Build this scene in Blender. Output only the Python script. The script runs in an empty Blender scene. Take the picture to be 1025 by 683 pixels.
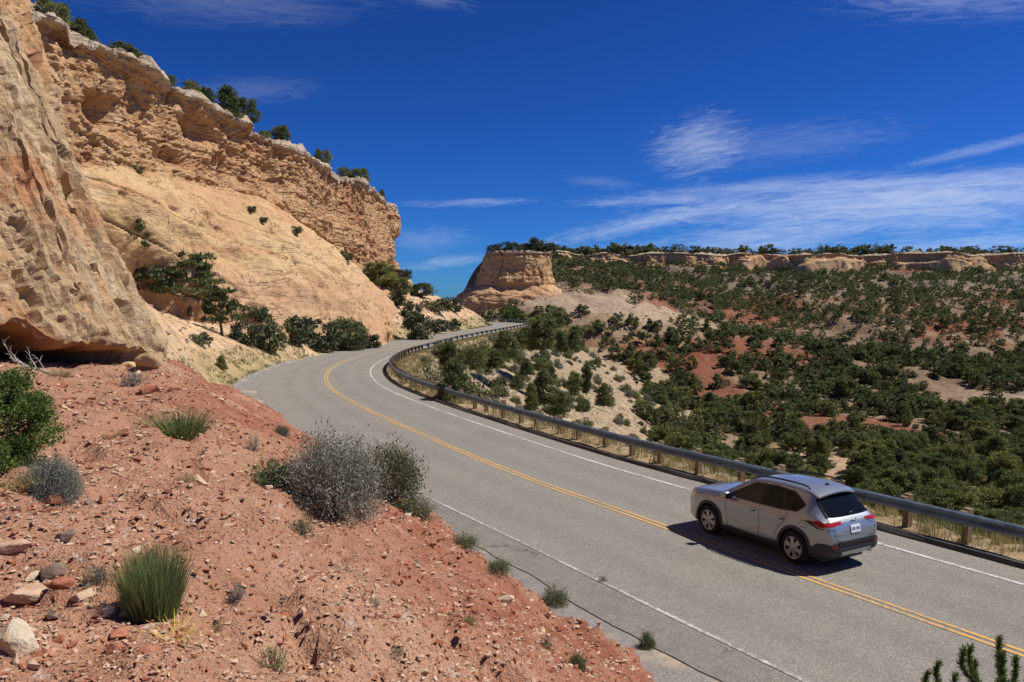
import bpy, bmesh, math, random
import numpy as np
from mathutils import Vector, Matrix
from mathutils.bvhtree import BVHTree

rng = np.random.default_rng(11)
random.seed(5)
PI = math.pi
SC = bpy.context.scene
COL = SC.collection
CAM_H = 5.92
PITCH = 0.05
FPX = 800.0

# ------------------------------------------------------------------ noise
def _hash(ix, iy, iz, seed):
    h = (ix.astype(np.uint32) * np.uint32(374761393)) ^ (iy.astype(np.uint32) * np.uint32(668265263)) ^ (iz.astype(np.uint32) * np.uint32(2147483647 - 974711)) ^ np.uint32((seed * 1274126177 + 97) & 0xffffffff)
    h = (h ^ (h >> np.uint32(13))) * np.uint32(1274126177)
    h = (h ^ (h >> np.uint32(15))) * np.uint32(2246822519)
    h = h ^ (h >> np.uint32(16))
    return h.astype(np.float64) / 4294967295.0 * 2 - 1

def noise3(P, seed=0):
    P = np.asarray(P, float)
    f = np.floor(P); t = P - f; t = t * t * t * (t * (t * 6 - 15) + 10)
    i = f.astype(np.int64)
    r = 0
    for dx in (0, 1):
        wx = t[..., 0] if dx else 1 - t[..., 0]
        for dy in (0, 1):
            wy = t[..., 1] if dy else 1 - t[..., 1]
            for dz in (0, 1):
                wz = t[..., 2] if dz else 1 - t[..., 2]
                r = r + wx * wy * wz * _hash(i[..., 0] + dx, i[..., 1] + dy, i[..., 2] + dz, seed)
    return r

def fbm(P, octv=4, gain=0.5, seed=0):
    P = np.asarray(P, float); r = 0; a = 1.0
    for k in range(octv):
        r = r + a * noise3(P * (2.03 ** k) + 17.3 * k, seed + k * 7); a *= gain
    return r

def xy0(x, y, s):
    return np.stack([x * s, y * s, np.zeros_like(x)], -1)

def sstep(x, a, b):
    t = np.clip((x - a) / (b - a), 0, 1); return t * t * (3 - 2 * t)

def smax(a, b, k):
    h = np.clip(0.5 + 0.5 * (a - b) / k, 0, 1)
    return b + (a - b) * h + k * h * (1 - h)

# ------------------------------------------------------------------ mesh helpers
def tag(o, label=None, cat=None, group=None, kind=None):
    if label: o['label'] = label
    if cat: o['category'] = cat
    if group: o['group'] = group
    if kind: o['kind'] = kind
    return o

def np_mesh(name, V, faces, mats=(), smooth=True, attrs=None, fmat=None):
    me = bpy.data.meshes.new(name)
    V = np.ascontiguousarray(np.asarray(V, np.float32))
    faces = [np.asarray(f, np.int32) for f in (faces if isinstance(faces, (list, tuple)) else [faces]) if len(f)]
    me.vertices.add(len(V)); me.vertices.foreach_set('co', V.ravel())
    nl = sum(f.size for f in faces); npol = sum(len(f) for f in faces)
    me.loops.add(nl); me.polygons.add(npol)
    me.loops.foreach_set('vertex_index', np.concatenate([f.ravel() for f in faces]))
    tot = np.concatenate([np.full(len(f), f.shape[1], np.int32) for f in faces])
    st = np.concatenate([[0], np.cumsum(tot)[:-1]]).astype(np.int32)
    me.polygons.foreach_set('loop_start', st)
    me.polygons.foreach_set('use_smooth', np.full(npol, bool(smooth)))
    if fmat is not None: me.polygons.foreach_set('material_index', np.asarray(fmat, np.int32))
    me.update(calc_edges=True)
    for k, a in (attrs or {}).items():
        a = np.asarray(a, np.float32)
        if a.ndim == 1:
            at = me.attributes.new(k, 'FLOAT', 'POINT'); at.data.foreach_set('value', a)
        else:
            at = me.attributes.new(k, 'FLOAT_VECTOR', 'POINT'); at.data.foreach_set('vector', a.ravel())
    for m in (mats if isinstance(mats, (list, tuple)) else [mats]): me.materials.append(m)
    return me

def add(name, me, parent=None, loc=None, rz=None, sc=None):
    o = bpy.data.objects.new(name, me); COL.objects.link(o)
    if parent is not None: o.parent = parent
    if loc is not None: o.location = loc
    if rz is not None: o.rotation_euler = (0, 0, rz)
    if sc is not None: o.scale = sc if hasattr(sc, '__len__') else (sc, sc, sc)
    return o

def empty(name, loc=(0, 0, 0), rz=0.0, sc=1.0):
    o = add(name, None, None, loc, rz, sc); o.empty_display_size = 0.1; return o

def grid_faces(nu, nv, wrap=False):
    i = np.arange(nu - 1)[:, None] * nv + np.arange(nv - 1)[None, :]
    i = i.ravel()
    return np.stack([i, i + nv, i + nv + 1, i + 1], -1)

class MB:
    """collects pieces into ONE mesh"""
    def __init__(s): s.V = []; s.T = []; s.Q = []; s.n = 0; s.A = []
    def raw(s, V, tris=None, quads=None, a=0.0):
        V = np.asarray(V, float).reshape(-1, 3)
        if tris is not None and len(tris): s.T.append(np.asarray(tris) + s.n)
        if quads is not None and len(quads): s.Q.append(np.asarray(quads) + s.n)
        s.V.append(V); s.n += len(V); s.A.append(np.broadcast_to(np.asarray(a, float), (len(V),)))
        return s
    def box(s, c, d, rz=0, M=None):
        x, y, z = np.array(d) / 2
        V = np.array([[i * x, j * y, k * z] for i in (-1, 1) for j in (-1, 1) for k in (-1, 1)])
        if rz:
            cc, ss = math.cos(rz), math.sin(rz); V = V @ np.array([[cc, ss, 0], [-ss, cc, 0], [0, 0, 1]])
        V = V + np.array(c)
        return s.raw(V, quads=[[0, 1, 3, 2], [4, 6, 7, 5], [0, 4, 5, 1], [2, 3, 7, 6], [0, 2, 6, 4], [1, 5, 7, 3]])
    def tube(s, pts, rad, n=6, cap=True, a=0.0):
        pts = np.asarray(pts, float); m = len(pts); rad = np.broadcast_to(rad, (m,))
        T = np.gradient(pts, axis=0); T /= np.linalg.norm(T, axis=1)[:, None] + 1e-9
        up = np.array([0, 0, 1.]) if abs(T[0, 2]) < .8 else np.array([1., 0, 0])
        A = np.cross(T, up); A /= np.linalg.norm(A, axis=1)[:, None] + 1e-9
        B = np.cross(T, A)
        th = np.arange(n) / n * 2 * PI
        V = pts[:, None] + rad[:, None, None] * (A[:, None] * np.cos(th)[None, :, None] + B[:, None] * np.sin(th)[None, :, None])
        Q = []
        for i in range(m - 1):
            for j in range(n):
                k = (j + 1) % n; Q.append([i * n + j, i * n + k, i * n + n + k, i * n + n + j])
        V = V.reshape(-1, 3); T_ = []
        if cap:
            V = np.vstack([V, pts[0], pts[-1]]); c0, c1 = m * n, m * n + 1
            for j in range(n):
                k = (j + 1) % n; T_ += [[c0, k, j], [c1, (m - 1) * n + j, (m - 1) * n + k]]
        return s.raw(V, T_, Q, a)
    def lathe(s, prof, n=32, axis='y', c=(0, 0, 0), close=False):
        prof = np.asarray(prof, float); m = len(prof); th = np.arange(n) / n * 2 * PI
        r, h = prof[:, 0], prof[:, 1]
        X = r[:, None] * np.cos(th); Z = r[:, None] * np.sin(th); H = np.broadcast_to(h[:, None], X.shape)
        V = np.stack([X, H, Z], -1) if axis == 'y' else np.stack([X, Z, H], -1)
        V = V.reshape(-1, 3) + np.array(c)
        Q = []
        for i in range(m if close else m - 1):
            for j in range(n):
                k = (j + 1) % n; i2 = (i + 1) % m
                Q.append([i * n + j, i * n + k, i2 * n + k, i2 * n + j])
        return s.raw(V, quads=Q)
    def mesh(s, name, mat, smooth=True, attr='tone'):
        f = []
        if s.T: f.append(np.concatenate(s.T))
        if s.Q: f.append(np.concatenate(s.Q))
        return np_mesh(name, np.concatenate(s.V), f, mat, smooth, {attr: np.concatenate(s.A)})
    def obj(s, name, mat, parent=None, smooth=True):
        return add(name, s.mesh(name, mat, smooth), parent)

# ------------------------------------------------------------------ node helpers
class G:
    def __init__(s, tree): s.t = tree; s.nodes = tree.nodes; s.links = tree.links
    def n(s, typ, inp=None, **kw):
        nd = s.nodes.new(typ)
        for k, v in kw.items(): setattr(nd, k, v)
        for k, v in (inp or {}).items(): s.set(nd.inputs[k], v)
        return nd
    def set(s, sock, v):
        if isinstance(v, bpy.types.NodeSocket): s.links.new(v, sock)
        else:
            if isinstance(v, (tuple, list)) and len(v) == 3 and sock.type == 'RGBA': v = (*v, 1)
            sock.default_value = v
    def m(s, op, a, b=None, c=None, clamp=False):
        nd = s.n('ShaderNodeMath', operation=op, use_clamp=clamp); s.set(nd.inputs[0], a)
        if b is not None: s.set(nd.inputs[1], b)
        if c is not None: s.set(nd.inputs[2], c)
        return nd.outputs[0]
    def mix(s, f, a, b, bt='MIX'):
        nd = s.n('ShaderNodeMix', data_type='RGBA', blend_type=bt); s.set(nd.inputs[0], f); s.set(nd.inputs[6], a); s.set(nd.inputs[7], b)
        return nd.outputs[2]
    def noise(s, vec, scale, detail=4, rough=.55, dist=0.0, typ='FBM'):
        nd = s.n('ShaderNodeTexNoise', noise_type=typ); s.set(nd.inputs['Vector'], vec)
        nd.inputs['Scale'].default_value = scale; nd.inputs['Detail'].default_value = detail
        nd.inputs['Roughness'].default_value = rough; nd.inputs['Distortion'].default_value = dist
        return nd.outputs['Fac']
    def vor(s, vec, scale, feature='F1'):
        nd = s.n('ShaderNodeTexVoronoi', feature=feature); s.set(nd.inputs['Vector'], vec); nd.inputs['Scale'].default_value = scale
        return nd
    def ramp(s, f, a, b):
        nd = s.n('ShaderNodeMapRange', interpolation_type='SMOOTHSTEP'); s.set(nd.inputs[0], f); s.set(nd.inputs[1], a); s.set(nd.inputs[2], b)
        return nd.outputs[0]
    def cramp(s, f, stops):
        nd = s.n('ShaderNodeValToRGB'); s.set(nd.inputs[0], f); e = nd.color_ramp.elements
        while len(e) > 1: e.remove(e[-1])
        e[0].position = stops[0][0]; e[0].color = (*stops[0][1], 1)
        for p, c in stops[1:]:
            q = e.new(p); q.color = (*c, 1)
        return nd.outputs[0]
    def scale(s, vec, v):
        nd = s.n('ShaderNodeVectorMath', operation='MULTIPLY'); s.set(nd.inputs[0], vec); nd.inputs[1].default_value = v
        return nd.outputs[0]
    def attr(s, name, vec=False):
        nd = s.n('ShaderNodeAttribute', attribute_name=name); return nd.outputs['Vector' if vec else 'Fac']
    def bump(s, h, dist=.05, strength=1.0, normal=None):
        nd = s.n('ShaderNodeBump'); s.set(nd.inputs['Height'], h); nd.inputs['Distance'].default_value = dist; nd.inputs['Strength'].default_value = strength
        if normal is not None: s.set(nd.inputs['Normal'], normal)
        return nd.outputs[0]

def new_mat(name):
    m = bpy.data.materials.new(name); m.use_nodes = True
    g = G(m.node_tree); b = g.nodes['Principled BSDF']; b.inputs['Specular IOR Level'].default_value = .25
    g.b = b; g.obj = g.n('ShaderNodeTexCoord').outputs['Object']
    g.geo = g.n('ShaderNodeNewGeometry')
    g.pos = g.geo.outputs['Position']
    return m, g

def simple(name, col, rough=.6, metal=0.0, spec=.3, var=.12, vs=6.0, coat=0.0):
    m, g = new_mat(name)
    nz = g.noise(g.obj, vs, 4)
    c = g.mix(g.ramp(nz, .3, .7), tuple(v * (1 - var) for v in col), tuple(min(1, v * (1 + var)) for v in col))
    g.set(g.b.inputs['Base Color'], c); g.b.inputs['Roughness'].default_value = rough; g.b.inputs['Metallic'].default_value = metal
    g.b.inputs['Specular IOR Level'].default_value = spec
    if coat: g.b.inputs['Coat Weight'].default_value = coat; g.b.inputs['Coat Roughness'].default_value = .06
    return m

# ------------------------------------------------------------------ paths
def catmull(K, step):
    K = np.asarray(K, float); out = []
    P = np.vstack([2 * K[0] - K[1], K, 2 * K[-1] - K[-2]])
    for i in range(len(K) - 1):
        p0, p1, p2, p3 = P[i:i + 4]; L = np.linalg.norm(p2 - p1); n = max(2, int(L / step))
        t = np.linspace(0, 1, n, endpoint=False)[:, None]
        out.append(.5 * ((2 * p1) + (-p0 + p2) * t + (2 * p0 - 5 * p1 + 4 * p2 - p3) * t ** 2 + (-p0 + 3 * p1 - 3 * p2 + p3) * t ** 3))
    out.append(K[-1:])
    return np.concatenate(out)

def frames2(P):
    T = np.gradient(P[:, :2], axis=0); T /= np.linalg.norm(T, axis=1)[:, None]
    R = np.stack([T[:, 1], -T[:, 0]], -1)       # to the right of travel
    S = np.concatenate([[0], np.cumsum(np.linalg.norm(np.diff(P[:, :2], axis=0), axis=1))])
    return T, R, S

ROAD = catmull([(48, -50), (35, -29), (22, -8.4), (14.0, 4.5), (8.5, 13.3), (3.9, 20.9), (-.15, 27.7), (-5.3, 37.9), (-9.6, 47.2), (-12.6, 55), (-14.8, 63.5), (-16.1, 72), (-16.5, 82),
                (-16.1, 90), (-15.3, 98), (-14.3, 107), (-12.4, 122), (-9.3, 140), (-5.7, 160), (-2.4, 178), (-.4, 192), (-.5, 205), (-4, 217), (-12, 226), (-25, 232), (-48, 238), (-90, 245)], .5)
RT, RR, RS = frames2(ROAD)

def signed(x, y, PL, TT, extra=None):
    """signed distance to polyline, right side positive; also index"""
    sh = x.shape; x = x.ravel(); y = y.ravel(); d = np.empty(len(x)); ix = np.empty(len(x), np.int32)
    for a in range(0, len(x), 20000):
        X = x[a:a + 20000, None] - PL[None, :, 0]; Y = y[a:a + 20000, None] - PL[None, :, 1]
        D = X * X + Y * Y; k = D.argmin(1); r = np.arange(len(k))
        sg = X[r, k] * TT[k, 1] - Y[r, k] * TT[k, 0]
        d[a:a + 20000] = np.sqrt(D[r, k]) * np.where(sg >= 0, 1, -1); ix[a:a + 20000] = k
    return d.reshape(sh), ix.reshape(sh)

TOE = catmull([(22, -26), (12, -9), (6.35, 3.05), (2.05, 11.98), (-.55, 17.27), (-2.95, 22.45), (-8.15, 32.5), (-12.2, 40.0), (-14.6, 42.2), (-18, 41.5), (-24, 37.5), (-36, 33)], .4)
TT_, TR_, TS_ = frames2(TOE)

def left_edge(y):
    return np.interp(y, [-60, 5, 14, 24, 32, 42, 50, 58, 66, 76, 84, 92, 110, 150, 260], [6.6, 6.5, 6.3, 6.1, 6.0, 5.9, 6.2, 6.2, 5.6, 5.3, 4.9, 4.5, 4.4, 4.4, 4.4])

def ground_z(x, y):
    """height of the ground sheet (road level 0)"""
    x = np.asarray(x, float); y = np.asarray(y, float)
    s, k = signed(x, y, ROAD[::2], RT[::2])
    n1 = fbm(xy0(x, y, .035), 4, .5, 3); n2 = fbm(xy0(x, y, .22), 4, .55, 9)
    # valley, far slope, mesa
    yy = y + 5 * n1 + 4 * noise3(xy0(x, y, .012), 44)
    H = -18.5 + .172 * np.clip(yy - 188, 0, 240)
    H = H - 3.0 * sstep(x, 40, 130) * (1 - sstep(y, 120, 230))
    H = H + 1.4 * n1
    # gullies down the far slope
    gul = np.abs(noise3(np.stack([x * .028 + .3 * n1, y * .006, 0 * x], -1), 71))
    H = H - 3.2 * (1 - sstep(gul, 0, .28)) * sstep(y, 200, 260) * (1 - sstep(y, 420, 436))
    bump = 11.5 * np.exp(-((x - 20) / 46) ** 2) * sstep(y, 226, 272) * (1 - .4 * sstep(y, 300, 420))
    bump += 0.5 * np.exp(-((x - 34) / 40) ** 2) * sstep(y, 246, 262) * (1 - sstep(y, 285, 330))
    H = H + bump
    lft = sstep(x, -34, -8)
    H = -22 + (H + 22) * lft
    rimy = 438 + 7 * noise3(np.stack([x * .03, 0 * x, 0 * x], -1), 5) + 3 * noise3(np.stack([x * .11, 0 * x, 0 * x], -1), 6)
    top = sstep(y, rimy + 4, rimy + 9) * sstep(x, -60, 0)
    H = H * (1 - top) + top * (31.0 + .7 * n1 + np.clip((y - 470) * .0, 0, 0))
    # right bank below the guard rail
    bw = np.clip(s - 6.4, 0, None)
    bank = -.50 * bw - .12 * np.clip(bw, 0, 3) + .35 * n2 * sstep(bw, .5, 4) + .9 * n1 * sstep(bw, 3, 15)
    # shelf under the butte and behind the far bend
    shelf = np.exp(-(((x + 2) / 30) ** 2 + ((y - 262) / 26) ** 2) ** 2) * 20 - 20.5
    right = smax(smax(bank, H + .45 * n2, 3.0), shelf, 2.0)
    right = np.where(s < 6.4, np.where(s < 5.0, -.05, .03 + .05 * n2), np.minimum(right, np.where(y < 225, bank + 60 * sstep(bw, 20, 60), 1e3)))
    # left talus
    e = left_edge(y); a = np.clip(-s - e, 0, None)
    cap = np.interp(y, [40, 60, 85, 110, 130, 260], [11, 9.5, 5, 5, 11.5, 12])
    sl = np.interp(y, [30, 50, 80, 100, 112, 130, 260], [.7, .78, .62, .45, .5, .8, .78])
    tal = sl * np.clip(a - .9, 0, None)
    tal = cap * (1 - np.exp(-tal / cap * 1.15)) + 3.2 * np.exp(-((x + 29) ** 2 + (y - 52) ** 2) / (2 * 7.5 ** 2)) * sstep(a, 1, 7)
    tal = tal * sstep(y, 35, 45) + (.16 * n2 + .25 * n1) * sstep(a, .3, 2.5) * (1 + .8 * sstep(a, 3, 8))
    left = np.where(-s < e, -.05, .0 + tal)
    z = np.where(s > 0, right, left)
    return z

def slope_z(x, y):
    """height of the red slope in the foreground"""
    x = np.asarray(x, float); y = np.asarray(y, float)
    d, k = signed(x, y, TOE, TT_); d = -d
    dn = d + .35 * fbm(xy0(x, y, .45), 3, .5, 21) + .12 * noise3(xy0(x, y, 2.1), 22)
    z = np.where(dn < 0, .9 * dn, np.minimum(.86 * dn, .36 + .585 * dn))
    z = np.where(dn > 6.4, .36 + .585 * 6.4 + .10 * (dn - 6.4), z)
    z = z - .30 * sstep(d, 5.2, 7.0) * sstep(y, 11, 17)
    amp = sstep(d, -.2, 1.5)
    z = z + amp * (.13 * fbm(xy0(x, y, .5), 3, .5, 31) + .05 * fbm(xy0(x, y, 2.2), 4, .6, 33))
    # broken ledges across the upper slope
    t = fbm(xy0(x, y, .33), 3, .5, 37) + .35 * d
    z = z + .10 * amp * (sstep(t - np.floor(t), .35, .5) - .5) * sstep(d, 2.5, 5)
    tt = -.42 * x + .91 * y + .25 * noise3(xy0(x, y, .6), 38)
    rg = 1 - np.abs(noise3(np.stack([tt * .95, d * .16, 0 * x], -1), 39))
    z = z - .13 * amp * sstep(rg, .80, 1) * sstep(d, .2, 1.2) * (1 - sstep(d, 3.5, 6.5))
    rg2 = 1 - np.abs(noise3(np.stack([tt * 2.6, d * .3, 0 * x], -1), 40))
    z = z - .05 * amp * sstep(rg2, .82, 1) * sstep(d, .1, .8)
    return np.maximum(z, -.5)

def slope_fine(x, y):
    z = slope_z(x, y); d, k = signed(x, y, TOE, TT_); P = np.stack([x, y, z], -1)
    return z + sstep(-d, 0, 1) * (.030 * fbm(P * 5.0, 4, .6, 61) + .018 * np.abs(noise3(P * 11, 62)))

def surf_z(x, y):
    return np.maximum(ground_z(x, y), slope_z(x, y))

# ------------------------------------------------------------------ camera geometry (to find real places)
cP, sP = math.cos(PITCH), math.sin(PITCH)
def ray(px, py):
    a = (px - 512.5) / FPX; b = -(py - 341.5) / FPX
    return np.array([a, cP + b * sP, -sP + b * cP])
def to_px(P):
    P = np.asarray(P, float); dz = P[..., 2] - CAM_H
    fw = P[..., 1] * cP - dz * sP; up = P[..., 1] * sP + dz * cP
    return 512.5 + FPX * P[..., 0] / fw, 341.5 - FPX * up / fw, fw
def hit(px, py, tmin=1.5, tmax=480, fn=None):
    fn = fn or surf_z
    D = ray(px, py); D = D / D[1]
    t = tmin * (tmax / tmin) ** np.linspace(0, 1, 900)
    X = D[0] * t; Y = D[1] * t; Z = CAM_H + D[2] * t
    g = fn(X, Y); w = np.nonzero(g >= Z)[0]
    if len(w) == 0: return None
    i = w[0]
    if i > 0:
        a0 = Z[i - 1] - g[i - 1]; a1 = Z[i] - g[i]; f = a0 / (a0 - a1 + 1e-9); tt = t[i - 1] + f * (t[i] - t[i - 1])
    else: tt = t[0]
    return np.array([D[0] * tt, tt, float(fn(np.array([D[0] * tt]), np.array([tt]))[0])])

# ------------------------------------------------------------------ materials of the setting
def mat_ground():
    m, g = new_mat('earth')
    t = g.attr('tint', True)
    n1 = g.noise(g.pos, .9, 6, .65); n2 = g.noise(g.pos, 6.0, 5, .7); n3 = g.noise(g.pos, .16, 4)
    v = g.vor(g.pos, 1.3); v2 = g.vor(g.pos, .45)
    c = g.mix(g.ramp(n1, .3, .72), g.mix(1.0, t, (.62, .60, .58), 'MULTIPLY'), g.mix(1.0, t, (1.25, 1.22, 1.18), 'MULTIPLY'))
    c = g.mix(g.m('MULTIPLY', g.ramp(n2, .45, .75), .5), c, g.mix(1.0, t, (.5, .47, .45), 'MULTIPLY'))
    st = g.m('MULTIPLY', g.ramp(v.outputs['Distance'], .33, .22), g.ramp(n3, .42, .62))
    c = g.mix(g.m('MULTIPLY', st, .7), c, g.mix(.5, t, (.46, .40, .33)))
    g.set(g.b.inputs['Base Color'], c); g.b.inputs['Roughness'].default_value = .95; g.b.inputs['Specular IOR Level'].default_value = .1
    h = g.m('ADD', g.m('MULTIPLY', n1, .5), g.m('MULTIPLY', st, .5))
    h = g.m('ADD', h, g.m('MULTIPLY', n2, .25))
    g.set(g.b.inputs['Normal'], g.bump(h, .35, .9))
    return m

def mat_redsoil():
    m, g = new_mat('red_soil')
    n0 = g.noise(g.pos, .35, 4, .6); n1 = g.noise(g.pos, 2.2, 6, .65); n2 = g.noise(g.pos, 14, 6, .7); n3 = g.noise(g.pos, 60, 3, .7)
    z = g.attr('pale')
    c = g.cramp(n1, [(.25, (.185, .062, .036)), (.45, (.285, .108, .063)), (.6, (.355, .160, .100)), (.78, (.42, .22, .135))])
    pal = g.m('ADD', g.ramp(n0, .48, .72), z, clamp=True)
    c = g.mix(g.m('MULTIPLY', pal, .62), c, (.48, .300, .188))
    grey = g.m('MULTIPLY', g.ramp(g.noise(g.pos, 3.1, 5, .7, .6), .60, .68), z)
    c = g.mix(grey, c, (.50, .42, .36))
    c = g.mix(g.m('MULTIPLY', g.ramp(n3, .50, .36), .35), c, (.17, .062, .037))
    c = g.mix(g.m('MULTIPLY', g.ramp(n2, .58, .7), .45), c, (.58, .40, .29))
    v = g.vor(g.pos, 26.0)
    pb = g.ramp(v.outputs['Distance'], .34, .2)
    c = g.mix(g.m('MULTIPLY', pb, .55), c, g.mix(g.ramp(g.m('FRACT', g.m('MULTIPLY', g.n('ShaderNodeSeparateColor', {0: v.outputs['Color']}).outputs[0], 7.3)), .2, .8), (.36, .15, .09), (.58, .42, .32)))
    g.set(g.b.inputs['Base Color'], c); g.b.inputs['Roughness'].default_value = .95; g.b.inputs['Specular IOR Level'].default_value = .1
    h = g.m('ADD', g.m('MULTIPLY', n2, .55), g.m('MULTIPLY', pb, .4)); h = g.m('ADD', h, g.m('MULTIPLY', n3, .18))
    h2 = g.bump(n1, .25, .9)
    g.set(g.b.inputs['Normal'], g.bump(h, .03, .9, h2))
    return m

def mat_cliff():
    """layered sandstone: attribute zone 0 = smooth slickrock, 1 = broken red band, 2 = pale cap"""
    m, g = new_mat('layered_sandstone')
    z = g.attr('zone')
    wp = g.n('ShaderNodeVectorMath', {0: g.pos, 1: g.scale(g.n('ShaderNodeTexNoise', {'Vector': g.pos, 'Scale': .06, 'Detail': 3.0}).outputs['Color'], (5, 5, 3.2))}, operation='ADD').outputs[0]
    strat = g.noise(g.scale(wp, (.05, .05, 1.15)), 1.0, 5, .6)
    strat2 = g.noise(g.scale(wp, (.12, .12, 4.2)), 1.0, 4, .6)
    big = g.noise(g.pos, .07, 5, .6); mid = g.noise(g.pos, .45, 6, .65); fine = g.noise(g.pos, 2.6, 6, .7)
    sl = g.cramp(big, [(.3, (.53, .340, .170)), (.5, (.595, .40, .205)), (.68, (.645, .47, .275))])
    sl = g.mix(g.m('MULTIPLY', g.ramp(strat, .52, .68), .55), sl, (.55, .29, .15))
    sl = g.mix(g.m('MULTIPLY', g.ramp(strat2, .55, .7), .30), sl, (.63, .47, .29))
    sl = g.mix(g.m('MULTIPLY', g.ramp(mid, .54, .70), .5), sl, (.40, .24, .13))
    dk = g.noise(g.scale(g.pos, (.8, .8, .10)), 1.0, 6, .65)
    sl = g.mix(g.m('MULTIPLY', g.ramp(dk, .56, .70), .45), sl, (.33, .20, .12))
    sl = g.mix(g.m('MULTIPLY', g.ramp(big, .48, .40), .5), sl, (.54, .30, .165))
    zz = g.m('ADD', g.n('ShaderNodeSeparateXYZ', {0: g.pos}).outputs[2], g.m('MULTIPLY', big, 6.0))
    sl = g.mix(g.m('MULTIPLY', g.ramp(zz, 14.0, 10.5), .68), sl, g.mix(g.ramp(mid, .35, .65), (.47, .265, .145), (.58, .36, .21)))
    bd = g.cramp(mid, [(.28, (.33, .165, .082)), (.41, (.47, .265, .132)), (.54, (.555, .355, .185)), (.72, (.63, .45, .27))])
    bd = g.mix(g.m('MULTIPLY', g.ramp(big, .47, .60), .72), bd, (.43, .205, .105))
    bd = g.mix(g.m('MULTIPLY', g.ramp(strat, .50, .66), .35), bd, (.45, .22, .11))
    bd = g.mix(g.m('MULTIPLY', g.ramp(strat2, .52, .66), .5), bd, (.58, .39, .235))
    cp = g.cramp(mid, [(.3, (.36, .25, .165)), (.5, (.50, .39, .275)), (.7, (.58, .49, .38))])
    streak = g.noise(g.scale(g.pos, (.55, .55, .07)), 1.0, 5, .65)
    c = g.mix(g.ramp(z, .25, .75), sl, bd)
    c = g.mix(g.ramp(z, 1.3, 1.75), c, cp)
    c = g.mix(g.m('MULTIPLY', g.m('MULTIPLY', g.ramp(streak, .58, .70), g.ramp(z, .4, .9)), .62), c, (.21, .11, .07))
    c = g.mix(g.m('MULTIPLY', g.ramp(fine, .55, .36), .35), c, g.mix(1.0, c, (.45, .40, .36), 'MULTIPLY'))
    cr = g.vor(g.scale(wp, (.30, .30, .42)), 1.0, 'DISTANCE_TO_EDGE').outputs['Distance']
    crk = g.m('MULTIPLY', g.ramp(cr, .045, .0), g.ramp(z, .3, .8))
    def lines(sc, w, dist):
        n = g.noise(g.scale(wp, sc), 1.0, 4, .55, dist); return g.ramp(g.m('ABSOLUTE', g.m('SUBTRACT', n, .5)), w, w * .25)
    ln = g.m('MAXIMUM', g.m('MULTIPLY', lines((.30, .30, .05), .008, .3), g.ramp(mid, .50, .60)), g.m('MULTIPLY', lines((.045, .045, .45), .007, .2), g.ramp(big, .46, .58)))
    c = g.mix(g.m('MULTIPLY', ln, .38), c, (.22, .12, .07))
    g.set(g.b.inputs['Base Color'], c); g.b.inputs['Roughness'].default_value = .92; g.b.inputs['Specular IOR Level'].default_value = .12
    h = g.m('ADD', g.m('MULTIPLY', mid, .9), g.m('MULTIPLY', fine, .38))
    h = g.m('ADD', h, g.m('MULTIPLY', strat2, g.m('MULTIPLY_ADD', g.ramp(z, .2, .8), .5, .22)))
    h = g.m('SUBTRACT', h, g.m('MULTIPLY', ln, .5))
    g.set(g.b.inputs['Normal'], g.bump(h, .60, 1.0))
    return m

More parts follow.
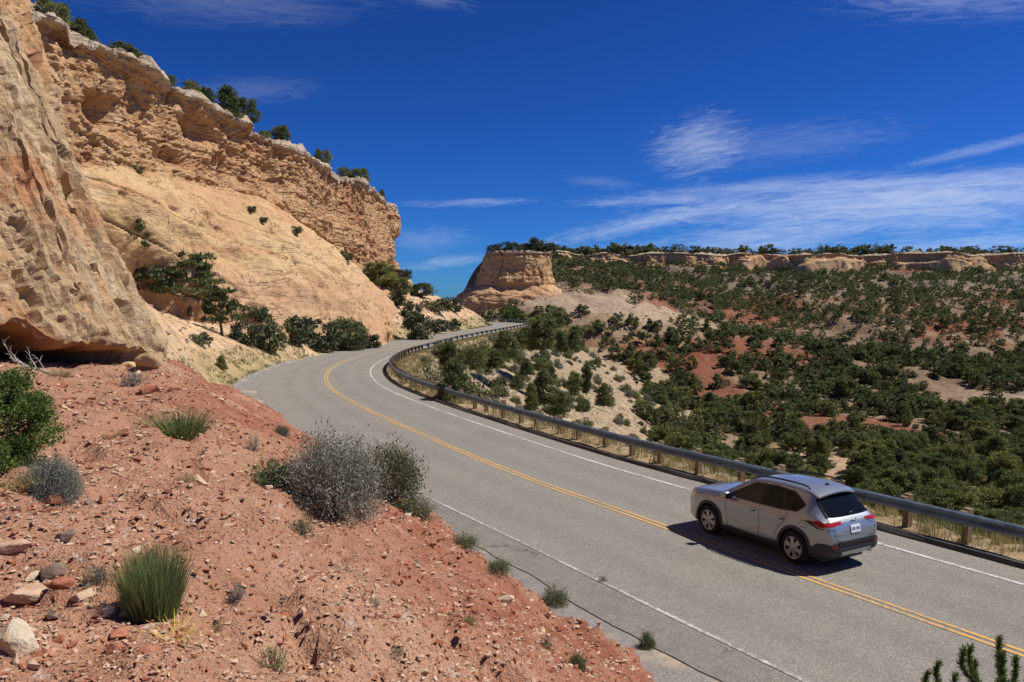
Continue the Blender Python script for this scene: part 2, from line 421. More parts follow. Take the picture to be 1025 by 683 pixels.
def mat_slab():
    """leaning wall beside the road: grey varnish, orange scars, streaks down the fall line"""
    m, g = new_mat('streaked_sandstone')
    uv = g.attr('suv', True)
    wpx = g.n('ShaderNodeVectorMath', {0: uv, 1: g.scale(g.n('ShaderNodeTexNoise', {'Vector': uv, 'Scale': .35, 'Detail': 4.0}).outputs['Color'], (1.4, 1.4, 1.4))}, operation='ADD').outputs[0]
    st = g.noise(g.scale(wpx, (.95, .13, 1)), 1.0, 6, .62)
    st2 = g.noise(g.scale(wpx, (2.8, .35, 1)), 1.0, 5, .65)
    pat = g.noise(uv, .30, 5, .6); mid = g.noise(uv, 1.5, 6, .68); fine = g.noise(uv, 7.0, 6, .72)
    c = g.cramp(st, [(.30, (.46, .225, .10)), (.40, (.56, .335, .165)), (.46, (.54, .37, .205)), (.53, (.43, .30, .175)), (.60, (.54, .39, .22)), (.70, (.62, .48, .30))])
    c = g.mix(g.m('MULTIPLY', g.ramp(pat, .52, .64), .8), c, (.50, .235, .108))
    low = g.ramp(g.n('ShaderNodeSeparateXYZ', {0: uv}).outputs[1], 5.5, 1.0)
    c = g.mix(g.m('MULTIPLY', g.m('MULTIPLY', low, g.ramp(mid, .40, .62)), .6), c, (.57, .42, .245))
    c = g.mix(g.m('MULTIPLY', g.ramp(st2, .56, .68), .5), c, (.54, .43, .28))
    c = g.mix(g.m('MULTIPLY', g.ramp(g.noise(wpx, 2.1, 6, .75), .60, .66), .6), c, (.60, .52, .42))
    c = g.mix(g.m('MULTIPLY', g.ramp(st2, .40, .30), .55), c, (.27, .135, .07))
    st4 = g.noise(g.scale(wpx, (5.0, .55, 1)), 1.0, 6, .7)
    c = g.mix(g.m('MULTIPLY', g.ramp(st4, .55, .68), .55), c, (.25, .165, .105))
    c = g.mix(g.m('MULTIPLY', g.ramp(fine, .46, .34), .35), c, (.19, .11, .065))
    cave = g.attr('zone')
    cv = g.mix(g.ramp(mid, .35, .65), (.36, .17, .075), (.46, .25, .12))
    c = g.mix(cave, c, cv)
    g.set(g.b.inputs['Base Color'], c); g.b.inputs['Roughness'].default_value = .93; g.b.inputs['Specular IOR Level'].default_value = .12
    st3 = g.noise(g.scale(wpx, (6.5, .9, 1)), 1.0, 6, .7)
    h = g.m('ADD', g.m('MULTIPLY', mid, .40), g.m('MULTIPLY', fine, .34)); h = g.m('ADD', h, g.m('MULTIPLY', st2, .5)); h = g.m('ADD', h, g.m('MULTIPLY', st3, .45))
    g.set(g.b.inputs['Normal'], g.bump(h, .30, 1.0))
    return m

def mat_asphalt(name, base, rough_edge=False):
    m, g = new_mat(name)
    lat = g.attr('lat')
    n0 = g.noise(g.pos, .25, 4, .6); n1 = g.noise(g.pos, 3.0, 5, .65)
    v = g.vor(g.pos, 70.0); sp = g.n('ShaderNodeSeparateColor', {0: v.outputs['Color']}).outputs[0]
    b = np.array(base)
    c = g.cramp(sp, [(.0, tuple(b * .6)), (.45, tuple(b * .93)), (.8, tuple(b * 1.15)), (1.0, tuple(b * 1.6))])
    gn = g.noise(g.pos, 22.0, 3, .8)
    c = g.mix(1.0, c, g.cramp(gn, [(.3, (.86, .86, .86)), (.7, (1.13, 1.13, 1.12))]), 'MULTIPLY')
    c = g.mix(1.0, c, g.cramp(n1, [(.3, (.92, .92, .92)), (.7, (1.08, 1.07, 1.06))]), 'MULTIPLY')
    c = g.mix(1.0, c, g.cramp(n0, [(.3, (.95, .95, .96)), (.7, (1.05, 1.05, 1.03))]), 'MULTIPLY')
    if not rough_edge:
        # polished wheel paths, a slightly darker strip between them
        tr = None
        for p in (-2.75, -1.15, 1.0, 2.6):
            q = g.m('DIVIDE', g.m('SUBTRACT', lat, p), .42); q = g.m('POWER', 2.718, g.m('MULTIPLY', g.m('MULTIPLY', q, q), -1.0))
            tr = q if tr is None else g.m('ADD', tr, q)
        c = g.mix(g.m('MULTIPLY', tr, .8), c, g.mix(1.0, c, (.90, .90, .905), 'MULTIPLY'))
        c = g.mix(g.m('MULTIPLY', g.ramp(g.noise(g.pos, .55, 6, .7), .60, .72), .22), c, tuple(b * 1.35))
    else:
        if 'gutter' in name: c = g.mix(g.m('MULTIPLY', g.ramp(g.noise(g.pos, .33, 6, .65), .50, .60), .75), c, (.50, .385, .25))
        k = g.noise(g.pos, 1.3, 7, .75)
        c = g.mix(g.m('MULTIPLY', g.ramp(k, .52, .62), .5), c, tuple(b * .72))
        ck = g.vor(g.n('ShaderNodeVectorMath', {0: g.pos, 1: g.n('ShaderNodeTexNoise', {'Vector': g.pos, 'Scale': 1.2}).outputs['Color']}, operation='ADD').outputs[0], .8, 'DISTANCE_TO_EDGE').outputs['Distance']
        c = g.mix(g.m('MULTIPLY', g.ramp(ck, .022, .006), g.m('MULTIPLY', g.ramp(n0, .46, .58), .6)), c, (.045, .04, .036))
    g.set(g.b.inputs['Base Color'], c); g.b.inputs['Roughness'].default_value = .88; g.b.inputs['Specular IOR Level'].default_value = .2
    g.set(g.b.inputs['Normal'], g.bump(g.m('ADD', sp, g.m('MULTIPLY', gn, .6)), .012, .8))
    return m

def mat_paint(name, col, worn, under=(.2, .185, .165)):
    m, g = new_mat(name)
    n = g.noise(g.pos, 9.0, 6, .75); n2 = g.noise(g.pos, 60, 3, .8); n3 = g.noise(g.pos, .5, 3)
    w = g.m('ADD', g.m('MULTIPLY', n, .55), g.m('ADD', g.m('MULTIPLY', n2, .3), g.m('MULTIPLY', n3, .25)))
    c = g.mix(g.ramp(w, 1.10 - worn - .08, 1.10 - worn + .08), col, under)
    g.set(g.b.inputs['Base Color'], c); g.b.inputs['Roughness'].default_value = .75
    return m

M = {}
M['earth'] = mat_ground(); M['red'] = mat_redsoil(); M['cliff'] = mat_cliff(); M['slab'] = mat_slab()
M['asphalt'] = mat_asphalt('worn_asphalt', (.255, .236, .203)); M['shoulder'] = mat_asphalt('broken_asphalt', (.225, .206, .176), True)
M['gutter'] = mat_asphalt('pale_gutter_asphalt', (.255, .235, .210), True)
M['yellow'] = mat_paint('yellow_road_paint', (.66, .36, .085), .53, (.27, .235, .18)); M['white'] = mat_paint('white_road_paint', (.60, .58, .54), .53)
M['white_worn'] = mat_paint('worn_white_road_paint', (.54, .52, .48), .575)
M['curb'] = mat_asphalt('dark_curb_asphalt', (.095, .086, .075), True)

# ------------------------------------------------------------------ ground sheet
def axis(*segs):
    out = []
    for a, b, st in segs: out.append(np.arange(a, b, st))
    return np.unique(np.round(np.concatenate(out), 4))
def geo(a, b, n): return a + (b - a) * (np.linspace(0, 1, n) ** 2.2)
gx = np.concatenate([-geo(110, 5000, 14)[::-1], axis((-108, -36, 3), (-36, 26, .55), (26, 110, 1.3), (110, 330, 2.6)), geo(333, 5000, 16)])
gy = np.concatenate([-geo(60, 4000, 10)[::-1], axis((-58, 12, 2), (12, 110, .6), (110, 300, 1.25), (300, 460, 1.9)), geo(462, 6000, 22)])
GX, GY = np.meshgrid(gx, gy, indexing='ij')
GZ = ground_z(GX, GY)
gs, _ = signed(GX, GY, ROAD[::2], RT[::2])
def ground_tint(x, y, z, s):
    n1 = fbm(xy0(x, y, .06), 4, .55, 51); n2 = fbm(xy0(x, y, .3), 4, .6, 53); n3 = fbm(xy0(x, y, .018), 3, .5, 57)
    C = lambda *c: np.array(c)
    def mixc(a, b, f): return a + (b - a) * np.clip(f, 0, 1)[..., None]
    tan = C(.43, .305, .195); pale = C(.60, .455, .32); red = C(.35, .125, .068); dry = C(.33, .255, .14); scree = C(.30, .245, .185); litter = C(.24, .165, .105)
    c = np.broadcast_to(tan, x.shape + (3,)).copy()
    far = sstep(y, 130, 210) * (s > 0)
    c = mixc(c, C(.33, .225, .145), far * sstep(n2, -.2, .5))
    c = mixc(c, litter, far * (1 - sstep(z, -17, -8)) * sstep(n1, -.3, .3) * .7)
    c = mixc(c, scree, sstep(y, 270, 330) * sstep(z, 4, 12) * sstep(n2 + .5 * n1, -.6, 0) * (s > 0))
    zr = z + 3.0 * n3 + 2.5 * n1
    redm = sstep(zr, -11.5, -8) * (1 - sstep(zr, 3.0, 6.5)) * sstep(x, 22, 40) * sstep(y, 165, 205) * sstep(n2 + n1, -.55, .1)
    c = mixc(c, red, redm * np.clip(.15 + 1.0 * sstep(fbm(xy0(x, y, .045), 3, .55, 77), -.15, .35), 0, 1))
    redv = sstep(n3 + .4 * n1, .18, .34) * (s > 25) * (y > 110) * sstep(x, 15, 35)
    c = mixc(c, red, redv * .8)
    c = mixc(c, C(.30, .215, .145), np.exp(-((x - 25) / 55) ** 2) * sstep(y, 268, 280) * sstep(n2, -.5, .1) * .8)
    pr = np.exp(-((x - 30) / 24) ** 2 - ((y - 264) / 9) ** 2) * 1.7 + np.exp(-((x - 62) / 16) ** 2 - ((y - 276) / 7) ** 2)
    c = mixc(c, pale, sstep(pr + .3 * n2, .45, .7))
    wash = np.exp(-((y - (196 + 5 * noise3(xy0(x, y, .05), 3))) / 5) ** 2) * sstep(x, 95, 110)
    c = mixc(c, C(.55, .43, .31), wash * sstep(n2, -.4, .2))
    c = c * np.where((y > 130) & (s > 30), .66, 1.0)[..., None]
    # far bank beside the guard rail, road verges
    bank = (s > 6) * (s < 45) * (y < 240)
    c = mixc(c, C(.375, .285, .185), bank * 1.0)
    c = mixc(c, C(.33, .27, .165), bank * (1 - sstep(s, 9, 34)) * sstep(n2, -.4, .3) * .8)
    c = mixc(c, dry, ((s > 4.6) & (s < 7)) * .75)
    # left talus
    tal = (s < -4) * 1.0
    c = mixc(c, C(.56, .40, .245), tal)
    c = mixc(c, C(.52, .34, .20), tal * sstep(n2, 0, .5))
    e = left_edge(y); a = -s - e
    c = mixc(c, C(.34, .27, .135), tal * (1 - sstep(a, 1.5, 4.5)) * sstep(n2, -.5, .1) * .85)
    return c
tint = ground_tint(GX, GY, GZ, gs)
V = np.stack([GX, GY, GZ], -1).reshape(-1, 3)
ground = add('ground', np_mesh('ground', V, grid_faces(len(gx), len(gy)), M['earth'], True, {'tint': tint.reshape(-1, 3)}))
ground['kind'] = 'structure'
tag(ground, 'dry tan and red earth of the bank, valley and far hillside')

# ------------------------------------------------------------------ red slope in the foreground
sx = axis((-40, -14, .32), (-14, -6.5, .14), (-6.5, 5, .075), (5, 24, .3))
sy = axis((-27, 0, .5), (0, 2, .12), (2, 14, .075), (14, 24, .12), (24, 47, .2))
SX, SY = np.meshgrid(sx, sy, indexing='ij')
SZ = slope_z(SX, SY)
d_, _ = signed(SX, SY, TOE, TT_); d_ = -d_
P3 = np.stack([SX, SY, SZ], -1)
SZ2 = SZ + sstep(d_, 0, 1) * (.030 * fbm(P3 * 5.0, 4, .6, 61) + .018 * np.abs(noise3(P3 * 11, 62)))
pale = sstep(d_ + 1.5 * fbm(xy0(SX, SY, .25), 3, .5, 65), 3.6, 6.2) * .70
keep = (d_ > -.9)
V = np.stack([SX, SY, SZ2], -1).reshape(-1, 3)
F = grid_faces(len(sx), len(sy)); kf = keep.reshape(-1)[F].any(1); F = F[kf]
used = np.unique(F); remap = np.full(len(V), -1); remap[used] = np.arange(len(used))
slope = add('hillside', np_mesh('hillside', V[used], remap[F], M['red'], True, {'pale': pale.reshape(-1)[used]}))
tag(slope, 'red gravelly cut slope running down to the road in the foreground', kind='structure')

# ------------------------------------------------------------------ road and markings
def ribbon(name, off0, off1, z, mat, i0=0, i1=None, n=2, parent=None, jag=0.0, seed=0):
    P = ROAD[i0:i1]; R = RR[i0:i1]; m = len(P)
    o0 = np.broadcast_to(np.asarray(off0(P) if callable(off0) else off0, float), (m,)); o1 = np.broadcast_to(np.asarray(off1(P) if callable(off1) else off1, float), (m,))
    if jag: 
        q = fbm(np.stack([RS[i0:i1] * .6, 0 * RS[i0:i1], 0 * RS[i0:i1]], -1), 3, .6, seed); o1 = o1 + jag * q
    f = np.linspace(0, 1, n)
    O = o0[:, None] * (1 - f) + o1[:, None] * f
    V = np.concatenate([P[:, None, :2] + R[:, None, :] * O[..., None], np.full((m, n, 1), z)], -1)
    me = np_mesh(name, V.reshape(-1, 3), grid_faces(m, n), mat, False, {'lat': O.ravel()})
    o = add(name, me, parent); return o
road = ribbon('road', lambda P: -left_edge(P[:, 1]) * 0 - 4.75, 4.58, 0.0, M['asphalt'], n=9)
tag(road, 'grey two lane asphalt road curving away to the left of the valley', kind='structure')
i_end = len(ROAD)
ish = int(np.argmin(np.hypot(ROAD[:, 0] + 2.5, ROAD[:, 1] - 32)))
sh = ribbon('road_shoulder', -4.05, lambda P: np.minimum(-4.06, -np.minimum(left_edge(P[:, 1]), 5.05)), .005, M['shoulder'], 0, ish, n=3, parent=road, jag=.10, seed=4)
def gl(P): return -np.maximum(left_edge(P[:, 1]), 4.0)
gut = ribbon('gutter', -4.70, lambda P: gl(P) - .25, -.012, M['gutter'], n=4, parent=road)
for a in (-.10, .10): ribbon('yellow_line', a - .045, a + .045, .009, M['yellow'], parent=road)
iw = int(np.argmin(np.hypot(ROAD[:, 0] - .5, ROAD[:, 1] - 26)))
ribbon('white_edge_line', 3.44, 3.56, .009, M['white'], parent=road)
ribbon('white_edge_line', -4.0, -3.9, .011, M['white_worn'], 0, iw + 24, parent=road)

# asphalt berm along the valley side
def sweep(name, prof, mat, i0, i1, parent=None, wob=0.0, seed=1, zadd=0.0, smooth=False, base=None):
    P = ROAD[i0:i1]; R = RR[i0:i1]; S = RS[i0:i1]
    prof = np.asarray(prof, float); m, n = len(P), len(prof)
    b = 0 if base is None else base(P)
    V = np.empty((m, n, 3))
    for j in range(n):
        w = wob * fbm(np.stack([S * .8, np.full(m, j * 1.7), 0 * S], -1), 3, .6, seed)
        V[:, j, :2] = P[:, :2] + R * (prof[j, 0] + w + b)[:, None] if np.ndim(b) else P[:, :2] + R * (prof[j, 0] + w)[:, None]
        V[:, j, 2] = prof[j, 1] + zadd + w * .6
    return add(name, np_mesh(name, V.reshape(-1, 3), grid_faces(m, n), mat, smooth, {'lat': np.tile(prof[:, 0], m)}), parent)
iq0, iq1 = 0, int(np.argmin(np.hypot(ROAD[:, 0] + 12, ROAD[:, 1] - 226)))
curb = sweep('curb', [(4.50, -.05), (4.53, .045), (4.58, .115), (4.66, .14), (4.76, .125), (4.84, .07), (4.92, -.05)], M['curb'], iq0, iq1, wob=.035)
tag(curb, 'low dark asphalt curb along the valley side of the road', kind='structure')
il0 = int(np.argmin(np.abs(ROAD[:, 1] - 44) + (ROAD[:, 0] > 5) * 99)); il1 = int(np.argmin(np.abs(ROAD[:, 1] - 80) + (ROAD[:, 0] > 5) * 99))
curb2 = sweep('pullout_curb', [(.18, -.05), (.10, .05), (.0, .10), (-.16, .11), (-.26, .05), (-.3, -.1)], M['gutter'], il0, il1, wob=.04, seed=8, base=lambda P: -left_edge(P[:, 1]))
tag(curb2, 'pale broken curb around the outside of the bend', kind='structure')

# ------------------------------------------------------------------ cliffs
def resample_cols(rows, n):
    """rows: list of polylines with equal knot count -> (n, len(rows), 3) columns"""
    K = len(rows[0]); out = []
    base = np.asarray(rows[-2 if len(rows) > 2 else -1], float)
    L = np.concatenate([[0], np.cumsum(np.linalg.norm(np.diff(np.mean([np.asarray(r) for r in rows], 0)[:, :3], axis=0), axis=1))])
    u = np.linspace(0, L[-1], n)
    for r in rows:
        r = np.asarray(r, float); dense = []
        # monotone-ish cubic through knots
        P = np.vstack([2 * r[0] - r[1], r, 2 * r[-1] - r[-2]])
        k = np.clip(np.searchsorted(L, u, side='right') - 1, 0, K - 2); t = ((u - L[k]) / (L[k + 1] - L[k]))[:, None]
        p0, p1, p2, p3 = P[k], P[k + 1], P[k + 2], P[k + 3]
        out.append(.5 * ((2 * p1) + (-p0 + p2) * t + (2 * p0 - 5 * p1 + 4 * p2 - p3) * t ** 2 + (-p0 + 3 * p1 - 3 * p2 + p3) * t ** 3))
    return np.stack(out, 1), u

def surf_normals(P):
    du = np.gradient(P, axis=0); dv = np.gradient(P, axis=1)
    N = np.cross(du, dv); N /= np.linalg.norm(N, axis=-1)[..., None] + 1e-9
    return N

def ledges(P, seed, f=.55, dip=(.02, .01)):
    z = P[..., 2] + P[..., 0] * dip[0] + P[..., 1] * dip[1] + .9 * fbm(P * .09, 3, .5, seed)
    n = noise3(np.stack([P[..., 0] * .02, P[..., 1] * .02, z * f], -1), seed + 1) + .55 * noise3(np.stack([P[..., 0] * .05, P[..., 1] * .05, z * f * 2.6], -1), seed + 2)
    q = n * 2.5; fl = np.floor(q); return (fl + sstep(q - fl, .38, .62)) / 2.5

def joints(P, seed, f=.16, w=.10):
    n = np.abs(noise3(P * np.array([f, f, f * .22]) + .25 * fbm(P * .3, 2, .5, seed + 3)[..., None], seed))
    n2 = np.abs(noise3(P * np.array([f * 2.7, f * 2.7, f * .8]), seed + 5))
    return (1 - sstep(n, 0, w)) + .28 * (1 - sstep(n2, 0, w))

def cliff_sheet(name, rows, nu, nvs, bulge, label, amp=1.0, seed=0, alcoves=(), mat='cliff', rimvar=0.0, zs=1.0):
    """rows: foot, toe, mid, rim, back, far back; nvs samples per interval"""
    Cc, u = resample_cols(rows, nu)
    cols = []; zone = []
    for k in range(len(rows) - 1):
        t = np.linspace(0, 1, nvs[k], endpoint=(k == len(rows) - 2))
        A = Cc[:, k][:, None]; B = Cc[:, k + 1][:, None]; tt = t[None, :, None]
        seg = A + (B - A) * tt
        if k == 1:
            T = np.gradient(Cc[:, k, :2], axis=0); T /= np.linalg.norm(T, axis=1)[:, None] + 1e-9
            O = np.stack([T[:, 1], -T[:, 0], np.full(len(T), .75)], -1)
            bl = bulge(u) if callable(bulge) else np.full(len(u), bulge)
            seg = seg + O[:, None] * (bl[:, None] * (np.sin(t * PI) ** .9)[None])[..., None]
            zone.append(np.broadcast_to(sstep(t, .93, 1.0) * .55, seg.shape[:2]))
        elif k == 0: zone.append(np.zeros(seg.shape[:2]))
        elif k == 2:
            # the band stands steeper than a straight ramp
            zone.append(np.broadcast_to(.55 + .45 * sstep(t, 0, .06) + .95 * sstep(t, .88, .98), seg.shape[:2]))
            bow = np.sin(t * PI) ** 1.0
            T = np.gradient(Cc[:, k, :2], axis=0); T /= np.linalg.norm(T, axis=1)[:, None] + 1e-9
            seg = seg - np.stack([T[:, 1], -T[:, 0], 0 * T[:, 0]], -1)[:, None] * (.5 * amp * bow)[None, :, None]
        else: zone.append(np.full(seg.shape[:2], 2.0))
        cols.append(seg)
    P = np.concatenate(cols, 1); Z = np.concatenate(zone, 1).copy()
    Z = np.clip(Z + .12 * fbm(P * .15, 3, .5, seed + 40) * (Z < 1.2), 0, 2)
    N = surf_normals(P)
    Z0 = Z; Zm = np.where(Z < 1.25, Z * zs, Z)
    bw = sstep(Z, .3, .9); cap = sstep(Z, 1.4, 1.9)
    up = sstep(N[..., 2], .75, .95)
    blk = fbm(P * np.array([.14, .14, .17]) + 3, 3, .5, seed + 31) * 2.8; bf = np.floor(blk); blk = (bf + sstep(blk - bf, .78, 1.0)) / 2.6
    d = bw * (.50 * ledges(P, seed, .40) + .80 * noise3(P * np.array([.085, .085, .045]), seed + 30) + .80 * blk + .35 * noise3(P * np.array([.30, .30, .15]), seed + 11) + .22 * noise3(P * np.array([.55, .55, .5]), seed + 12) + .22 * fbm(P * 1.3, 3, .6, seed + 18)
              - 1.15 * joints(P, seed + 13, .17, .075) ) * amp
    xb = P[..., 2] * .9 + P[..., 1] * .22 + P[..., 0] * .1
    seam = noise3(np.stack([P[..., 0] * .03, P[..., 1] * .03, xb * .28], -1), seed + 33); seam = 1 - sstep(np.abs(seam), 0, .05)
    d = d - (1 - bw) * .38 * seam
    d = d + (1 - bw) * (.9 * fbm(P * .07, 4, .55, seed + 14) + .20 * fbm(P * .4, 5, .62, seed + 15) - .50 * (1 - sstep(np.abs(noise3(P * np.array([.22, .22, .06]), seed + 41)), 0, .07)) * sstep(fbm(P * .05, 3, .5, seed + 42), -.15, .25) + .26 * noise3(np.stack([P[..., 0] * .05, P[..., 1] * .05, xb * .8], -1), seed + 16)
              - .35 * (1 - sstep(np.abs(noise3(P * np.array([.08, .08, .03]), seed + 17)), 0, .05)))
    d = d + cap * (1 - up) * .5 + cap * up * (.35 * noise3(P * .3, seed + 19) + .25 * fbm(P * .9, 3, .6, seed + 20))
    # small pockets in the smooth rock
    pk = noise3(P * np.array([.55, .55, .8]), seed + 23)
    d = d - (1 - bw) * .40 * sstep(pk, .70, .80) * (Z < .3)
    if rimvar:
        wv = np.arange(P.shape[1]) / P.shape[1]; uu = np.stack([u * .11, 0 * u, 0 * u], -1)
        hz = rimvar * (noise3(uu, seed + 50) + .5 * noise3(uu * 3.1, seed + 51)); i_r = nvs[0] + nvs[1]
        P = P.copy(); P[:, i_r:, 2] += hz[:, None] * sstep(np.arange(P.shape[1] - i_r), 0, nvs[2])[None]
    for (c, r, dep) in alcoves:
        q = ((P - np.array(c)) / np.array(r)) ** 2
        d = d - dep * np.exp(-(q.sum(-1)) ** 1.6)
    end = np.ones(P.shape[1]); end[:nvs[0] // 2] = .0
    P2 = P + N * (d * end[None])[..., None]
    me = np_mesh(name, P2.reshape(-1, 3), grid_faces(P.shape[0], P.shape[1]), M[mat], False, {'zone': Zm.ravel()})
    fz = Z0[:-1, :-1].ravel(); me.polygons.foreach_set('use_smooth', (fz < .32) | (np.arange(len(fz)) < 0)); me.update()
    o = add(name, me); tag(o, label, kind='structure'); return o, P2

toe = [(-66, 6, 8), (-58, 24, 8), (-46, 50, 8), (-40, 66, 6.5), (-33, 79, 4.2), (-28, 84, 2.2), (-24.2, 89, .7), (-20.2, 99, .1), (-16.4, 107.5, -.2), (-16.6, 114, -.2), (-19.5, 122, 2.3), (-21.5, 150, 7), (-22.8, 175, 9), (-24.2, 190, 9.3), (-33, 203, 9), (-60, 214, 8)]
mid = [(-62, 5, 17), (-53, 23, 17), (-43.5, 51, 17), (-37.8, 66, 17.4), (-35.2, 83, 18.8), (-33.6, 104, 19.2), (-32.2, 118, 18), (-30.8, 132, 16.2), (-29, 146, 13.8), (-28.2, 153, 12.8), (-27.6, 160, 12), (-26.8, 175, 11.5), (-25.9, 187, 11), (-26.8, 194, 11), (-36, 205, 11), (-61, 216, 11)]
rim = [(-52, 4, 28.6), (-46, 22, 28.6), (-39.4, 45, 28.6), (-36.9, 68, 28.6), (-35.3, 88, 28.8), (-33.6, 108, 28.6), (-32.4, 122, 28.6), (-31.2, 137, 28.6), (-30, 150, 28.6), (-29.2, 157, 28.6), (-28.6, 163, 28.5), (-27.6, 178, 28.5), (-26.8, 189, 28.2), (-28.2, 196, 28), (-38, 206, 28), (-62, 218, 28)]
sub = lambda r, dx, dz: [(x + dx, y, z + dz) for x, y, z in r]
foot = sub(toe, 1.2, -5)
back = [(x - 5, y - (2 if i > 12 else 0), z + 1.0) for i, (x, y, z) in enumerate(rim)]
fbk = [(x - 60, y - (40 if i > 12 else 0), z + 3) for i, (x, y, z) in enumerate(rim)]
def blg(u): return 2.6 * np.interp(u, [0, 60, 95, 118, 128, 140, 260], [1, 1, 1.1, 1.3, .9, .15, .1])
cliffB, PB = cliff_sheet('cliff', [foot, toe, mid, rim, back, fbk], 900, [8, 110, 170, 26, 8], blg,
    'tall layered sandstone cliff left of the road, smooth below and broken above', 1.0, 100,
    alcoves=[((-36.8, 74, 23.2), (3.2, 2.4, 1.5), 2.6), ((-36, 92, 25.2), (3.5, 4.2, 1.3), 1.5), ((-36, 86, 21.0), (3.0, 3.0, 1.0), 1.8), ((-33, 112, 24), (3, 2.2, 2.2), 1.6), ((-31, 140, 22), (3, 2.0, 2.6), 1.6)], rimvar=.55)

# butte at the end of the road
def ring(cx, cy, rx, ry, z, n, ph=0, p=2.6):
    th = np.linspace(0, 2 * PI, n) + ph
    c, s = np.cos(th), np.sin(th)
    r = 1 / (np.abs(c) ** p + np.abs(s) ** p) ** (1 / p)
    return [(cx + rx * r[i] * c[i], cy + ry * r[i] * s[i], z) for i in range(n)]
BX, BY = .5, 281
nR = 22
brows = [ring(BX - 1, BY, 24, 20, -7, nR), ring(BX - 1, BY, 21.0, 16, 1.0, nR), ring(BX + .6, BY, 14.0, 11.5, 11.5, nR), ring(BX + 2.2, BY, 11.2, 9.4, 22.6, nR), ring(BX + 2, BY, 8, 6, 23.4, nR), ring(BX + 2, BY, .4, .4, 23.9, nR)]
butte, PBt = cliff_sheet('butte', brows, 360, [5, 70, 60, 14, 8], 1.6, 'flat topped sandstone butte at the end of the road', .75, 300, zs=.34)

# far rim band of the mesa
xs = np.linspace(-10, 420, 110)
ry_ = 436 + 7 * noise3(np.stack([xs * .03, 0 * xs, 0 * xs], -1), 5) + 3 * noise3(np.stack([xs * .11, 0 * xs, 0 * xs], -1), 6)
hgt = 4.2 + 4.4 * noise3(np.stack([xs * .045, 0 * xs + 3, 0 * xs], -1), 8) + 3.0 * noise3(np.stack([xs * .17, 0 * xs + 9, 0 * xs], -1), 9)
hgt = np.clip(hgt, .8, 9.0) + 3.0 * np.exp(-((xs - 215) / 18) ** 2)
top = 31.2 + 1.2 * noise3(np.stack([xs * .08, 0 * xs, 0 * xs + 4], -1), 12)
R = lambda dy, zf: [(xs[i], ry_[i] + dy, zf(i)) for i in range(len(xs))]
mrows = [R(-6, lambda i: top[i] - hgt[i] - 9), R(-3.2, lambda i: top[i] - hgt[i] - 1.6), R(-1.6, lambda i: top[i] - hgt[i]), R(0, lambda i: top[i]), R(6, lambda i: top[i] + .6), R(20, lambda i: top[i] - .8)]
mesa, PM = cliff_sheet('rimrock', mrows, 700, [4, 8, 26, 10, 4], .3, 'thin band of pale rimrock along the top of the far mesa', .8, 500, zs=.42)

# leaning slab with the overhang
s_toe = np.array([(-18.2, -6), (-16.4, 4), (-14.6, 13), (-13.2, 20), (-12.15, 24.4), (-11.75, 26.2), (-12.2, 27.5), (-14.0, 29.6), (-18, 32), (-28, 35)], float)
sp = catmull(np.c_[s_toe, np.zeros(len(s_toe))], .10)
T_, R_, S_ = frames2(sp)
for _ in range(10): R_[1:-1] = (R_[:-2] + R_[1:-1] * 2 + R_[2:]) / 4
R_ /= np.linalg.norm(R_, axis=1)[:, None]
icor = int(np.argmin(np.hypot(sp[:, 0] + 11.75, sp[:, 1] - 26.2))); Sc = S_[icor]
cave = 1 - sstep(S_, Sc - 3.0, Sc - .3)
lipz = np.interp(S_ - Sc, [-40, -16, -8, -6.3, -5.0, -4.3, -2, -1, 0, 10], [1.6, 1.6, 1.35, 1.12, 1.22, .76, .64, .52, .2, .1]) + .14 * noise3(np.stack([S_ * 1.1, 0 * S_, 0 * S_], -1), 77)
gz = slope_z(sp[:, 0], sp[:, 1]); gz = np.interp(S_, S_, gz)
gz = np.where(S_ > Sc + 1, np.minimum(gz, 4.2), gz)
prof = []
lean = .445
H1 = 19.0
nv_f = 330
Pc = []; UVc = []; Zc = []
for (kind, o, h) in [('c', -4.6, -1.0), ('c', -4.5, -.3), ('c', -4.3, .2), ('c', -4.0, .55), ('c', -3.4, .74), ('c', -2.7, .80), ('c', -2.0, .83), ('c', -1.3, .85), ('c', -.8, .87), ('c', -.45, .90), ('c', -.2, .94), ('c', -.05, .99)]:
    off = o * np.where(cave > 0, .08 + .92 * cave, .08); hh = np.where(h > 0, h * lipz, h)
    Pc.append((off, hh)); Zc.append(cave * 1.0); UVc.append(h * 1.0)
for t in np.linspace(0, 1, nv_f) ** 1.15:
    h = t * H1
    off = .10 * sstep(np.array(h), 0, .5) - lean * h - .012 * h * h * 0
    Pc.append((off + 0 * S_, lipz + .06 + h)); Zc.append(0 * S_); UVc.append(h + .6)
for (o, h) in [(-1.2, .8), (-4, 1.5), (-12, 2.0), (-30, 1.0)]:
    Pc.append((-lean * H1 + o + 0 * S_, lipz + H1 + h)); Zc.append(0 * S_); UVc.append(H1 + 2 - o)
